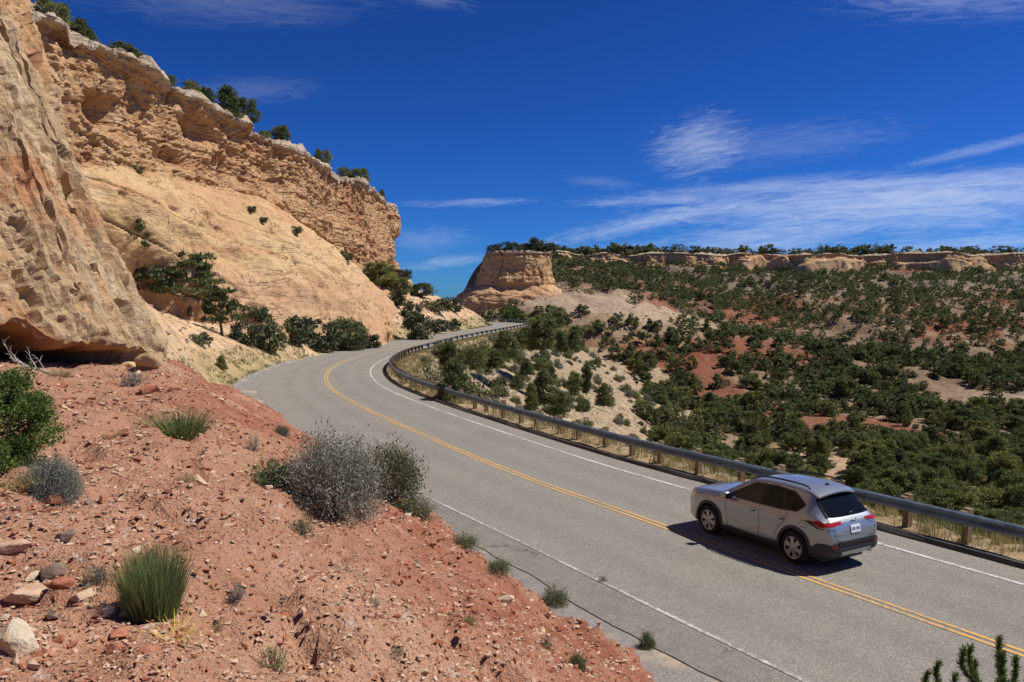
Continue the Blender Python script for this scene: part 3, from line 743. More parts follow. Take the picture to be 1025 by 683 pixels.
# the back side must not fold: leaning uses one shared direction past the corner
dirL = np.array([R_[max(0, icor - 40)][0], R_[max(0, icor - 40)][1]])
PS = np.empty((len(sp), len(Pc), 3)); UV = np.zeros_like(PS); ZN = np.empty(PS.shape[:2])
for j, (o, h) in enumerate(Pc):
    w = sstep(S_, Sc - 4, Sc + 1.5)[:, None]
    D = R_ * (1 - w) + dirL[None] * w
    PS[:, j, :2] = sp[:, :2] + D * np.asarray(o)[:, None]; PS[:, j, 2] = gz + h
    UV[:, j, 0] = S_; UV[:, j, 1] = UVc[j]; ZN[:, j] = Zc[j]
NS = surf_normals(PS)
if NS[len(sp) // 2, 100, 0] < 0: NS = -NS
Q = np.stack([UV[..., 0], UV[..., 1], 0 * UV[..., 0]], -1)
tilt = Q.copy(); tilt[..., 0] += .10 * Q[..., 1]
fl = noise3(tilt * np.array([.35, .03, 1]), 201) * .16 + noise3(tilt * np.array([1.6, .12, 1]), 202) * .10 + .09 * (1 - 2 * np.abs(fbm(tilt * np.array([2.6, .24, 1]), 4, .6, 203))) - .22 * (1 - sstep(np.abs(noise3(tilt * np.array([1.1, .10, 1]) + 31, 204)), 0, .09))
flake = fbm(tilt * np.array([.5, .16, 1]) + 5, 3, .5, 205); stepd = np.floor(flake * 3.2); stepd = (stepd + sstep(flake * 3.2 - stepd, .90, 1.0)) / 3.2
pit = sstep(noise3(tilt * np.array([3.0, 1.1, 1]), 207), .68, .76)
fk2 = fbm(tilt * np.array([1.2, .42, 1]) + 15, 3, .5, 221); st2 = np.floor(fk2 * 3); st2 = (st2 + sstep(fk2 * 3 - st2, .9, 1.0)) / 3
pit2 = sstep(noise3(tilt * np.array([3.2, 1.1, 1]) + 7, 223), .66, .80)
dS = fl + .42 * stepd + .10 * st2 - .28 * pit - .0 * pit2 + .07 * fbm(PS * 1.6, 5, .6, 209)
edgec = np.exp(-((S_ - Sc - .2) / 1.0) ** 2)[:, None]
dS = dS * (1 - ZN * .8) + .35 * edgec * noise3(tilt * np.array([.1, .5, 1]), 211) - .25 * edgec * sstep(noise3(tilt * np.array([.3, .35, 1]) + 9, 213), .35, .6)
lipw = np.exp(-((UV[..., 1] - .6) / .5) ** 2)
dS = dS * (1 - .6 * lipw) + lipw * .22 * fbm(tilt * np.array([1.3, 1, 1]), 3, .6, 215)
PS2 = PS + NS * dS[..., None]
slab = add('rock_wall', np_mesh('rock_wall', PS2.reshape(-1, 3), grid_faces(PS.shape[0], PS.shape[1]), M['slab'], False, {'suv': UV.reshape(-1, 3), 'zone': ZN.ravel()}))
tag(slab, 'leaning streaked sandstone wall with a dark overhang at its foot', kind='structure')

# ------------------------------------------------------------------ vegetation
def mat_leaf(name, dark, light, rough=.8, trans=.25, dry=None):
    m, g = new_mat(name)
    t = g.attr('tone'); r = g.n('ShaderNodeObjectInfo').outputs['Random']
    f = g.m('ADD', g.m('MULTIPLY', t, .5), .5, clamp=True)
    c = g.mix(f, dark, light)
    c = g.mix(1.0, c, g.cramp(r, [(0, (.70, .74, .78)), (.5, (1, 1, 1)), (1, (1.38, 1.26, 1.05))]), 'MULTIPLY')
    if dry: c = g.mix(g.m('MULTIPLY', g.ramp(g.noise(g.obj, 3.0, 3), .55, .68), .6), c, dry)
    g.set(g.b.inputs['Base Color'], c); g.b.inputs['Roughness'].default_value = rough; g.b.inputs['Specular IOR Level'].default_value = .2
    tr = g.n('ShaderNodeBsdfTranslucent', {'Color': g.mix(1.0, c, (1.3, 1.35, .8), 'MULTIPLY')})
    mx = g.n('ShaderNodeMixShader', {0: trans, 1: g.b.outputs[0], 2: tr.outputs[0]})
    g.links.new(mx.outputs[0], g.nodes['Material Output'].inputs['Surface'])
    return m
M['juniper'] = mat_leaf('juniper_foliage', (.075, .090, .038), (.205, .230, .100))
M['juniper_far'] = mat_leaf('woodland_foliage', (.068, .080, .035), (.180, .198, .090))
M['juniper_bright'] = mat_leaf('bright_juniper_foliage', (.050, .085, .022), (.135, .200, .055))
M['pine'] = mat_leaf('pine_foliage', (.060, .075, .034), (.155, .180, .080))
M['cottonwood'] = mat_leaf('light_green_foliage', (.055, .090, .022), (.13, .18, .055), trans=.25)
M['ephedra'] = mat_leaf('green_stems', (.085, .125, .040), (.29, .34, .125), trans=.1, dry=(.36, .30, .12))
M['sage'] = mat_leaf('grey_green_leaves', (.21, .215, .172), (.30, .305, .248), trans=.1)
M['greytwig'] = mat_leaf('grey_twigs', (.17, .16, .14), (.32, .31, .28), trans=.0)
M['darkshrub'] = mat_leaf('dark_shrub_leaves', (.050, .060, .036), (.125, .145, .082), trans=.1)
M['rabbit'] = mat_leaf('yellow_green_leaves', (.105, .125, .045), (.24, .255, .105), trans=.15, dry=(.33, .26, .14))
M['dry'] = mat_leaf('dry_grass_blades', (.30, .225, .115), (.52, .42, .24), trans=.2, dry=(.22, .22, .08))
M['yellowstem'] = mat_leaf('yellow_stems', (.42, .34, .06), (.66, .55, .13), trans=.1)
M['bark'] = simple('grey_brown_bark', (.115, .085, .062), .9, var=.35, vs=9)
M['deadwood'] = simple('bleached_dead_wood', (.42, .38, .335), .85, var=.25, vs=12)

def quads_leaf(C, size, r, asp=.55, up=0.0, out=None):
    n = len(C); D = r.normal(size=(n, 3))
    if out is not None: D = D * .8 + out * 1.1
    D[:, 2] += up; D /= np.linalg.norm(D, axis=1)[:, None] + 1e-9
    E_ = r.normal(size=(n, 3)); W = np.cross(D, E_); W /= np.linalg.norm(W, axis=1)[:, None] + 1e-9
    s = np.broadcast_to(np.asarray(size, float), (n,))[:, None]
    a = D * s * .5; b = W * s * .5 * asp
    V = np.stack([C - a - b * .5, C - a * .1 + b, C + a, C - a * .1 - b], 1)
    return V.reshape(-1, 3), np.arange(n * 4).reshape(n, 4)

def crown_mb(seed, form, nleaf, leaf, nclump, clr=.17):
    """unit crown: height 1, width about 1"""
    r = np.random.default_rng(seed); C = []; rad = []
    for i in range(nclump):
        t = r.random(); ph = r.random() * 2 * PI
        if form == 'round':
            z = .03 + .86 * t; rr = .48 * math.sqrt(max(.05, 1 - ((z - .42) / .60) ** 2)) * (.55 + .45 * math.sqrt(r.random()))
        elif form == 'cone':
            z = .02 + .90 * t ** 1.2; rr = .40 * (1.04 - z) ** .7 * (.5 + .5 * math.sqrt(r.random()))
        elif form == 'column':
            z = .05 + .9 * t; rr = .30 * math.sqrt(max(.05, 1 - ((z - .42) / .62) ** 2)) * (.5 + .5 * math.sqrt(r.random()))
        else:   # spreading pine
            lay = int(r.integers(0, 5)); z = .34 + .135 * lay + .03 * r.normal(); rr = (.56 - .07 * lay) * (.35 + .65 * math.sqrt(r.random()))
        rr *= 1 + .22 * math.sin(ph * 2 + seed) + .14 * math.sin(ph * 3 + 2.1 * seed)
        C.append((rr * math.cos(ph), rr * math.sin(ph), z)); rad.append(clr * (.65 + .7 * r.random()) * (1 - .3 * z))
    C = np.array(C); rad = np.array(rad); ctone = r.normal(size=nclump) * .45
    k = r.integers(0, nclump, nleaf)
    D = r.normal(size=(nleaf, 3)); D /= np.linalg.norm(D, axis=1)[:, None]
    q = r.random(nleaf) ** .45
    P = C[k] + D * (rad[k] * q)[:, None] * np.array([1, 1, .72 if form != 'pine' else .42])
    P[:, 2] = np.maximum(P[:, 2], .02 + .05 * r.random(nleaf))
    tone = np.clip(ctone[k] + .35 * r.normal(size=nleaf), -1, 1)
    V, Q = quads_leaf(P, leaf * (.6 + .8 * r.random(nleaf)), r, .6, .35, D)
    mb = MB(); mb.raw(V, quads=Q, a=np.repeat(tone, 4)); return mb, C

def trunk_mb(seed, C, form):
    r = np.random.default_rng(seed + 500); mb = MB()
    topz = .8 if form in ('cone', 'column') else .55
    b = [(0, 0, -.06), (.01 * r.normal(), .01 * r.normal(), .12), (.04 * r.normal(), .04 * r.normal(), .3), (.05 * r.normal(), .05 * r.normal(), topz)]
    mb.tube(catmull(b, .08), np.linspace(.045, .012, len(catmull(b, .08))), 6)
    for i in r.choice(len(C), min(len(C), 14), replace=False):
        e = C[i]; s0 = np.array(b[1]) * .5 + np.array(b[2]) * .5; s0[2] = min(.12 + .45 * e[2], .6)
        m_ = (s0 + e) / 2 + np.array([0, 0, -.05]) + r.normal(size=3) * .03
        pts = catmull([s0, m_, e], .07); mb.tube(pts, np.linspace(.018, .005, len(pts)), 4, cap=False)
    return mb

TREE = {}
def tree_kind(key, forms, nleaf, leaf, nclump, mat, clr=.17):
    L = []
    for i, f in enumerate(forms):
        mb, C = crown_mb(hash(key) % 1 + 31 * i + len(key) * 7, f, nleaf, leaf, nclump, clr)
        L.append((mb.mesh('crown', M[mat], False), trunk_mb(i, C, f).mesh('trunk', M['bark'])))
    TREE[key] = L
tree_kind('juniper', ['round', 'round', 'cone', 'round', 'column', 'round'], 7000, .058, 66, 'juniper', .19)
tree_kind('juniper_mid', ['round', 'round', 'cone', 'round', 'round', 'column', 'round', 'round'], 2600, .088, 44, 'juniper_far', .21)
tree_kind('bright', ['column', 'round'], 42000, .024, 170, 'juniper_bright', .15)
tree_kind('pine', ['pine', 'pine', 'pine'], 5600, .050, 72, 'pine', .15)
tree_kind('cottonwood', ['round', 'round'], 3200, .075, 60, 'cottonwood', .2)
tree_kind('scrub', ['round', 'round', 'round'], 1700, .11, 30, 'darkshrub', .27)

def plant_tree(name, key, i, loc, w, h, label, cat='tree', group=None, rz=None):
    cm, tm = TREE[key][i % len(TREE[key])]
    t = empty(name, loc, random.random() * 6.28 if rz is None else rz); t.scale = (w, w, h)
    tag(t, label, cat, group)
    add('crown', cm, t); add('trunk', tm, t)
    return t

# small plants ------------------------------------------------------
def spiky_mb(seed, n, h, spread, width, lean=.25, seg=3, jit=.25, bend=.1):
    r = np.random.default_rng(seed); mb = MB()
    ph = r.random(n) * 2 * PI; rr = np.sqrt(r.random(n)) * spread
    B = np.stack([rr * np.cos(ph), rr * np.sin(ph), -.02 + 0 * rr], -1)
    out = np.stack([np.cos(ph), np.sin(ph), 0 * ph], -1) * (lean * (rr / spread))[:, None] + r.normal(size=(n, 3)) * jit * np.array([1, 1, 0])
    H = h * (.35 + .68 * r.random(n) ** .7) * (1 - .25 * (rr / spread) ** 2)
    side = np.stack([-np.sin(ph + r.random(n) * 3), np.cos(ph + r.random(n) * 3), 0 * ph], -1)
    f = np.linspace(0, 1, seg + 1)
    P = B[:, None] + np.array([0, 0, 1.]) * (H[:, None] * f)[..., None] + out[:, None] * (H[:, None] * (f + bend * f ** 2))[..., None]
    P[..., 2] -= (H[:, None] * .25 * (f ** 2)) * np.linalg.norm(out, axis=1)[:, None]
    W = width * (1 - .75 * f)
    V = np.stack([P - side[:, None] * W[None, :, None], P + side[:, None] * W[None, :, None]], 2)   # n,seg+1,2,3
    idx = np.arange(n)[:, None] * (2 * (seg + 1)) + np.arange(seg)[None] * 2
    idx = idx.ravel(); Q = np.stack([idx, idx + 1, idx + 3, idx + 2], -1)
    tone = np.clip(r.normal(size=n) * .5, -1, 1)
    mb.raw(V.reshape(-1, 3), quads=Q, a=np.repeat(tone, 2 * (seg + 1))); return mb

def twiggy_mb(seed, n, nleaf, leaf, squash=.8, width=.006):
    """dome of branching twigs with small leaves, unit width"""
    r = np.random.default_rng(seed); mb = MB(); tips = []; QV = []; QF = []; TN = []; c = 0
    for i in range(n):
        ph = r.random() * 2 * PI; el = math.asin(.08 + .92 * r.random()); L = .5 * (.7 + .35 * r.random())
        d = np.array([math.cos(ph) * math.cos(el), math.sin(ph) * math.cos(el), math.sin(el) * squash * 1.5]); p = np.array([.08 * math.cos(ph), .08 * math.sin(ph), 0]) * r.random()
        pts = [p]
        for k in range(5):
            d = d + r.normal(size=3) * .22 + np.array([0, 0, .05]); d /= np.linalg.norm(d); p = p + d * L / 5; pts.append(p)
            if k > 1:
                tips.append(p)
                for q in range(2):
                    e = d + r.normal(size=3) * .6; e /= np.linalg.norm(e); p2 = p + e * L * .28 * (.5 + r.random()); tips.append(p2)
                    s = np.cross(e, r.normal(size=3)); s /= np.linalg.norm(s) + 1e-9; w = width * .6
                    QV += [p - s * w, p + s * w, p2 + s * w * .3, p2 - s * w * .3]; QF.append([c, c + 1, c + 2, c + 3]); c += 4; TN += [r.normal() * .4 + .1] * 4
        for k in range(5):
            s = np.cross(d, r.normal(size=3)); s /= np.linalg.norm(s) + 1e-9; w = width * (1.6 - .25 * k)
            QV += [pts[k] - s * w, pts[k] + s * w, pts[k + 1] + s * w * .85, pts[k + 1] - s * w * .85]; QF.append([c, c + 1, c + 2, c + 3]); c += 4; TN += [r.normal() * .3 - .2] * 4
    mb.raw(np.array(QV), quads=QF, a=np.clip(np.array(TN), -1, 1))
    tips = np.array(tips)
    lf = MB()
    if nleaf:
        k = r.integers(0, len(tips), nleaf); P = tips[k] + r.normal(size=(nleaf, 3)) * .035
        P[:, 2] = np.maximum(P[:, 2], .01)
        V, Q = quads_leaf(P, leaf * (.6 + .8 * r.random(nleaf)), r, .45, .5)
        lf.raw(V, quads=Q, a=np.repeat(np.clip(.5 * r.normal(size=nleaf) + .3 * (P[:, 2] - .3), -1, 1), 4))
    return mb, lf

SHRUB = {}
def shrub_kind(key, variants): SHRUB[key] = variants
def _tw(seed, n, nl, leaf, tm, lm, sq=.8, w=.006):
    a, b = twiggy_mb(seed, n, nl, leaf, sq, w); L = [('twigs', a.mesh('twigs', M[tm], False))]
    if nl: L.append(('leaves', b.mesh('leaves', M[lm], False)))
    return L
shrub_kind('ephedra', [[('stems', spiky_mb(3, 3400, .98, .33, .0042, .26, 3, .12).mesh('stems', M['ephedra'], False))], [('stems', spiky_mb(4, 800, .95, .32, .008, .55, 3, .16).mesh('stems', M['ephedra'], False))]])
shrub_kind('greybush', [_tw(11, 750, 30000, .023, 'greytwig', 'sage', 1.0, .0036), _tw(12, 300, 3000, .035, 'greytwig', 'sage', .8, .005)])
shrub_kind('darkbush', [_tw(21, 420, 9500, .034, 'greytwig', 'darkshrub', 1.0, .004), _tw(22, 220, 3500, .045, 'greytwig', 'darkshrub', .8, .005)])
shrub_kind('greenbush', [_tw(31, 160, 3600, .042, 'greytwig', 'rabbit', .7), _tw(32, 150, 3600, .045, 'greytwig', 'juniper_bright', .7)])
shrub_kind('scrub', [_tw(41, 60, 420, .07, 'greytwig', 'rabbit', .9, .010), _tw(42, 60, 380, .07, 'greytwig', 'sage', .8, .010), _tw(43, 70, 160, .06, 'dry', 'rabbit', .9, .009)])
shrub_kind('tuft', [[('blades', spiky_mb(51, 260, .9, .22, .012, .9, 3, .30, .4).mesh('blades', M['dry'], False))], [('blades', spiky_mb(52, 240, .9, .2, .012, .8, 3, .25, .3).mesh('blades', M['rabbit'], False))], [('stems', spiky_mb(53, 120, .9, .16, .010, .9, 3, .4, .4).mesh('stems', M['yellowstem'], False))]])
shrub_kind('sagefar', [_tw(61, 90, 1600, .10, 'greytwig', 'sage', .8, .008), _tw(62, 90, 1600, .10, 'greytwig', 'darkshrub', .8, .008), _tw(63, 90, 1600, .10, 'greytwig', 'rabbit', .7, .008)])

def plant_shrub(name, key, i, loc, w, h, label, cat='shrub', group=None, rz=None):
    L = SHRUB[key][i % len(SHRUB[key])]
    if len(L) == 1:
        o = add(name, L[0][1], None, loc, random.random() * 6.28 if rz is None else rz, (w, w, h)); tag(o, label, cat, group); return o
    t = empty(name, loc, random.random() * 6.28 if rz is None else rz); t.scale = (w, w, h); tag(t, label, cat, group)
    for nm, me in L: add(nm, me, t)
    return t

# rays against the rock sheets
def bvh_of(P):
    n, m = P.shape[:2]; return BVHTree.FromPolygons([tuple(v) for v in P.reshape(-1, 3)], [tuple(f) for f in grid_faces(n, m).tolist()])
BV = [bvh_of(PB[:, ::2]), bvh_of(PBt[:, ::2]), bvh_of(PS2[:, ::2]), bvh_of(PM)]
def rock_hit(px, py, which=range(4)):
    D = Vector(ray(px, py)).normalized(); best = None
    for k in which:
        h = BV[k].ray_cast(Vector((0, 0, CAM_H)), D, 600)
        if h[0] is not None and (best is None or h[0].y < best.y): best = h[0]
    return None if best is None else np.array(best)
def any_hit(px, py):
    a = rock_hit(px, py); b = hit(px, py)
    if a is None: return b
    if b is None or a[1] < b[1]: return a
    return b
def skyline(px, which, y0=0, y1=330):
    for py in np.arange(y0, y1, 1.0):
        h = rock_hit(px, py, which)
        if h is not None: return h, py
    return None, None

# --- plants of the red slope: (name, kind, variant, px, base row, width px, height px, label, category)
FG = [
 ('shrub', 'greybush', 0, 52, 500, 62, 56, 'grey sagebrush beside the bright green juniper at the left edge', 'shrub'),
 ('dry_bush', 'scrub', 2, 22, 492, 52, 34, 'dry tan brush growing under the bright green juniper', 'shrub'),
 ('shrub', 'ephedra', 1, 181, 438, 56, 38, 'dark green stemmy shrub beside pale rubble high on the red slope', 'shrub'),
 ('shrub', 'scrub', 1, 131, 386, 26, 22, 'small grey green shrub below the foot of the leaning rock wall', 'shrub'),
 ('grass_tuft', 'tuft', 0, 60, 378, 20, 16, 'dry yellowish tuft beside the dead branch under the overhang', 'grass tuft'),
 ('shrub', 'ephedra', 0, 153, 613, 68, 82, 'bright green bush of dense upright stems on the red slope', 'shrub'),
 ('shrub', 'scrub', 0, 98, 588, 40, 36, 'small straggly shrub just left of the dense upright green bush', 'shrub'),
 ('shrub', 'scrub', 0, 273, 672, 42, 42, 'yellow green shrub at the bottom edge of the red slope', 'shrub'),
 ('shrub', 'scrub', 1, 237, 598, 20, 24, 'thin sparse sprig on red gravel right of the upright green bush', 'shrub'),
 ('shrub', 'scrub', 2, 218, 632, 16, 26, 'thin dry sprig between the upright green bush and the bottom shrub', 'shrub'),
 ('grass_tuft', 'tuft', 2, 178, 640, 46, 34, 'patch of yellow wiry stems at the foot of the upright green bush', 'grass tuft'),
 ('shrub', 'greybush', 0, 334, 513, 108, 104, 'large grey twiggy bush at the edge of the red slope above the road', 'shrub'),
 ('shrub', 'darkbush', 0, 391, 498, 70, 72, 'dark green bush behind the large grey twiggy bush', 'shrub'),
 ('shrub', 'greenbush', 1, 282, 488, 68, 42, 'low bright green shrub left of the large grey twiggy bush', 'shrub'),
 ('shrub', 'scrub', 0, 302, 533, 32, 24, 'small brownish green shrub on gravel below the large grey bush', 'shrub'),
 ('shrub', 'greenbush', 0, 412, 518, 52, 30, 'yellow green shrub at the toe of the slope below the dark bush', 'shrub'),
 ('shrub', 'scrub', 1, 253, 452, 16, 26, 'narrow upright shrub on the red crest above the low green shrub', 'shrub'),
 ('shrub', 'darkbush', 1, 282, 436, 18, 16, 'small dark shrub at the pavement edge beyond the red crest', 'shrub'),
 ('shrub', 'scrub', 2, 186, 484, 24, 20, 'small dry shrub beside a tan stone in the middle of the red slope', 'shrub'),
 ('shrub', 'scrub', 2, 120, 438, 16, 14, 'tiny dry shrub on the upper red slope among pale chips', 'shrub'),
 ('shrub', 'greenbush', 0, 464, 548, 36, 20, 'green weeds at the toe of the slope nearest the yellow green shrub', 'shrub'),
 ('shrub', 'greenbush', 0, 500, 572, 30, 18, 'green weeds at the toe of the slope midway along the gutter', 'shrub'),
 ('shrub', 'greenbush', 0, 555, 606, 36, 26, 'leafy green weed where the red slope meets the gutter', 'shrub'),
 ('shrub', 'scrub', 0, 547, 650, 22, 20, 'pale yellow green weed on the red slope near the gutter', 'shrub'),
 ('shrub', 'greenbush', 1, 577, 671, 24, 30, 'bright green weed low on the slope near the cracked gutter', 'shrub'),
 ('shrub', 'scrub', 0, 604, 584, 16, 12, 'tiny green weed on the near white line', 'shrub'),
 ('shrub', 'greenbush', 1, 648, 650, 20, 28, 'green weed growing out of the crack in the gutter', 'shrub'),
 ('shrub', 'scrub', 0, 300, 505, 20, 14, 'little tan shrub tucked against the large grey bush', 'shrub'),
 ('shrub', 'scrub', 1, 375, 605, 18, 12, 'tiny grey sprig alone in the middle of the red gravel', 'shrub'),
 ('shrub', 'scrub', 2, 470, 625, 18, 22, 'single dry stalk low on the red gravel slope', 'shrub'),
 ('shrub', 'scrub', 0, 400, 655, 22, 14, 'sparse low sprig at the bottom of the red gravel', 'shrub'),
]
for (nm, key, vi, px, py, w, h, lab, cat) in FG:
    p = hit(px, py)
    if p is None: continue
    D = p[1]; ww, hh = w * D / FPX, h * D / FPX
    p[2] -= .02
    if key in ('greybush', 'darkbush', 'greenbush', 'scrub', 'sagefar'): hh *= 1.3; ww *= .88
    plant_shrub(nm, key, vi, p, ww, hh, lab, cat)

# bright juniper at the left edge, pine top at the lower right
p = hit(-14, 478); D = p[1]
plant_tree('juniper_tree', 'bright', 1, p, 112 * D / FPX, 122 * D / FPX, 'bright green juniper cut by the left edge of the picture', rz=.6)

def near_pine(loc, h):
    t = empty('pine_tree', loc); tag(t, 'young pine whose needled tips rise at the lower right corner', 'tree')
    r = np.random.default_rng(77); tr = MB(); nd = MB(); tips = []
    tr.tube([(0, 0, -.2), (.02, 0, h * .5), (0, .02, h * .93)], [.06, .04, .012], 8)
    for k in range(46):
        z = h * (.35 + .58 * (k / 45)); ph = k * 2.4; L = (h * .97 - z) * .62 + .10
        d = np.array([math.cos(ph), math.sin(ph), .55]); e = np.array([0, 0, z]) + d * L
        m_ = np.array([0, 0, z]) + d * L * .5 + np.array([0, 0, -.04])
        pts = catmull([(0, 0, z), m_, e, e + np.array([0, 0, .09])], .05); tr.tube(pts, np.linspace(.014, .005, len(pts)), 5); tips.append(pts)
    tips.append(np.array([[0, .01, h * .7], [0, .015, h * .8], [0, .02, h * .92], [0, .02, h * 1.0]]))
    Vs = []; Qs = []; A = []; c = 0
    for pts in tips:
        pts = catmull(pts, .012); n = len(pts)
        for i in range(n):
            f = i / n
            if f < .3: continue
            for q in range(44):
                d = r.normal(size=3) * .8; tdir = pts[min(i + 1, n - 1)] - pts[max(i - 1, 0)]; tdir = tdir / (np.linalg.norm(tdir) + 1e-9)
                d = d + tdir * 1.3 + np.array([0, 0, .3]); d /= np.linalg.norm(d); s = np.cross(d, r.normal(size=3)); s /= np.linalg.norm(s); L = .025 + .014 * r.random(); w = .0020
                p0 = pts[i]; Vs += [p0 - s * w, p0 + s * w, p0 + d * L + s * w * .5, p0 + d * L - s * w * .5]; Qs.append([c, c + 1, c + 2, c + 3]); c += 4
                A += [np.clip(r.normal() * .4 + (f - .6), -1, 1)] * 4
    nd.raw(np.array(Vs), quads=Qs, a=np.array(A))
    tr.obj('trunk', M['bark'], t); nd.obj('needles', M['juniper_bright'], t, False)
    for pts in tips[::3]:
        e = pts[-1]; bd = MB(); bd.tube([e, e + np.array([0, 0, .018]), e + np.array([0, 0, .032])], [.007, .008, .002], 6)
        bd.obj('bud', M['buds'], t)
M['buds'] = simple('orange_brown_buds', (.42, .20, .07), .7)
g0 = np.array([2.52, 4.0, 0]); g0[2] = float(slope_z(np.array([g0[0]]), np.array([g0[1]]))[0])
near_pine(g0, 4.10 - g0[2])

# bleached dead branch in the overhang
def dead_branch(p, s):
    r = np.random.default_rng(8); mb = MB()
    def grow(p, d, L, rad, dep):
        pts = [p]; 
        for k in range(5):
            d = d + r.normal(size=3) * .22; d /= np.linalg.norm(d); p = p + d * L / 5; pts.append(p)
        mb.tube(pts, np.linspace(rad, rad * .4, 6), 5)
        if dep:
            for k in (1, 2, 3, 4, 5):
                e = d + r.normal(size=3) * .75; e /= np.linalg.norm(e); grow(pts[k], e, L * .5, rad * .5, dep - 1)
    grow(np.zeros(3), np.array([-.75, .0, .75]), 1.0, .035, 2)
    o = mb.obj('dead_branch', M['deadwood']); o.location = p; o.scale = (s, s, s)
    tag(o, 'bleached grey dead branch leaning under the dark overhang', 'branch')
p = hit(52, 374); dead_branch(p, 48 * p[1] / FPX * .75)

# --- talus and cliff-foot plants: (kind, variant, px, base row, w, h, label)
TL = [
 ('tree', 'pine', 0, 138, 262, 34, 50, 'pine standing tight behind the edge of the leaning rock wall'),
 ('tree', 'pine', 1, 190, 312, 66, 60, 'wide spreading pine with bare lower limbs on the sandy talus'),
 ('tree', 'pine', 2, 222, 336, 40, 48, 'smaller pine just right of and below the spreading pine'),
 ('scrub', 'scrub', 0, 152, 290, 40, 22, 'low dark shrub between the wall edge and the spreading pine'),
 ('scrub', 'scrub', 1, 246, 344, 22, 20, 'rounded grey shrub on talus below the smaller pine'),
 ('scrub', 'scrub', 2, 269, 351, 26, 30, 'dark rounded shrub standing in front of the sandstone toe'),
 ('scrub', 'scrub', 0, 297, 344, 26, 26, 'dark shrub in the row at the cliff foot, nearest the talus'),
 ('scrub', 'scrub', 1, 320, 349, 34, 28, 'broad dark shrub in the middle of the row at the cliff foot'),
 ('tree', 'juniper', 0, 350, 351, 34, 34, 'green juniper where the cliff foot meets the bend'),
 ('scrub', 'scrub', 2, 371, 349, 18, 14, 'pale green shrub right of the juniper at the cliff foot'),
 ('tree', 'juniper', 2, 221, 369, 12, 14, 'little cone shaped juniper low on the sandy talus'),
 ('scrub', 'scrub', 1, 200, 345, 18, 12, 'grey shrub on pale sand below the spreading pine'),
 ('scrub', 'scrub', 0, 249, 318, 14, 12, 'dark bush against the rock above the grey talus shrub'),
 ('scrub', 'scrub', 2, 262, 322, 16, 14, 'dark bush against the rock next to the row of cliff foot shrubs'),
 ('tree', 'juniper', 1, 380, 286, 34, 24, 'dense dark juniper below the end of the cliff'),
 ('tree', 'juniper', 3, 398, 295, 26, 18, 'dark juniper right of the dense one below the cliff end'),
 ('tree', 'juniper', 4, 430, 293, 16, 25, 'tall narrow tree standing alone on the knob skyline'),
 ('scrub', 'scrub', 0, 418, 296, 26, 12, 'dark brush below the tall narrow skyline tree'),
 ('scrub', 'scrub', 1, 396, 306, 16, 14, 'dark shrub in the gully beside the rounded sandstone'),
 ('scrub', 'scrub', 2, 411, 322, 16, 20, 'upright shrub in the gully above the road verge'),
 ('scrub', 'scrub', 0, 419, 340, 26, 26, 'dark round shrub at the road edge below the gully'),
 ('scrub', 'scrub', 1, 436, 312, 26, 12, 'dark brush across the middle of the sandstone knob'),
 ('scrub', 'scrub', 2, 452, 312, 16, 14, 'shrub high on the right shoulder of the sandstone knob'),
 ('scrub', 'scrub', 0, 437, 332, 20, 12, 'spreading bush low on the sandstone knob'),
 ('scrub', 'scrub', 1, 452, 330, 14, 10, 'small bush near the road on the knob'),
 ('scrub', 'scrub', 2, 404, 280, 14, 10, 'small dark bush right under the cliff end'),
 ('scrub', 'scrub', 1, 347, 260, 12, 8, 'bush on the ledge above the rounded sandstone'),
 ('scrub', 'scrub', 0, 295, 233, 12, 7, 'dark bush lodged in a seam of the smooth sandstone'),
 ('scrub', 'scrub', 2, 252, 212, 9, 6, 'tiny bush on the smooth sandstone under the red band'),
 ('scrub', 'scrub', 2, 264, 222, 8, 5, 'tiny bush just below and right of another on smooth sandstone'),
 ('scrub', 'scrub', 1, 138, 173, 8, 8, 'lone bush on the smooth rock beside the leaning wall'),
]
for (kind, key, vi, px, py, w, h, lab) in TL:
    p = any_hit(px, py)
    if p is None: continue
    D = p[1]
    plant_tree('pine_tree' if key == 'pine' else ('juniper_tree' if kind == 'tree' else 'shrub'), key, vi, p - np.array([0, 0, .1]), w * D / FPX * (1.0 if kind == 'tree' else 1.05), h * D / FPX * (1.06 if kind == 'tree' else 1.15), lab, 'tree' if kind == 'tree' else 'shrub')

# cliff-top trees
CT = [(52, 26, 22, 'dark tree at the left end of the cliff top above the leaning wall'), (72, 34, 22, 'broad dark tree second from the left on the cliff top'), (88, 26, 16, 'low dark tree on the cliff top before the pale cap rocks'),
      (124, 24, 12, 'low tree on the cliff top above the small alcove'), (136, 22, 11, 'small tree right of the low one above the alcove'), (168, 14, 8, 'little bush on the pale cap rock'), (192, 18, 13, 'leaning tree just before the notch in the cliff top'),
      (206, 16, 13, 'small tree in the notch of the cliff top'), (228, 34, 28, 'largest dark tree on the cliff top right of the notch'), (244, 26, 20, 'dark tree right beside the largest cliff top tree'), (282, 24, 15, 'low spreading tree midway along the cliff top'),
      (322, 18, 14, 'tree on the cliff top left of the pair near its end'), (346, 16, 10, 'left tree of a pair near the end of the cliff top'), (361, 16, 10, 'right tree of a pair near the end of the cliff top'), (382, 9, 7, 'tiny tree at the end of the cliff top'), (265, 14, 9, 'small bush on the cliff top between larger trees')]
for i, (px, w, h, lab) in enumerate(CT):
    p, py = skyline(px, [0])
    if p is None: continue
    D = p[1]; back_ = 1 + .9 / 40
    plant_tree('juniper_tree', 'juniper', i, p * np.array([back_, back_, 1]) + np.array([0, 0, -.4]), w * D / FPX, (h + 5) * D / FPX, lab, 'tree', 'trees along the cliff top')
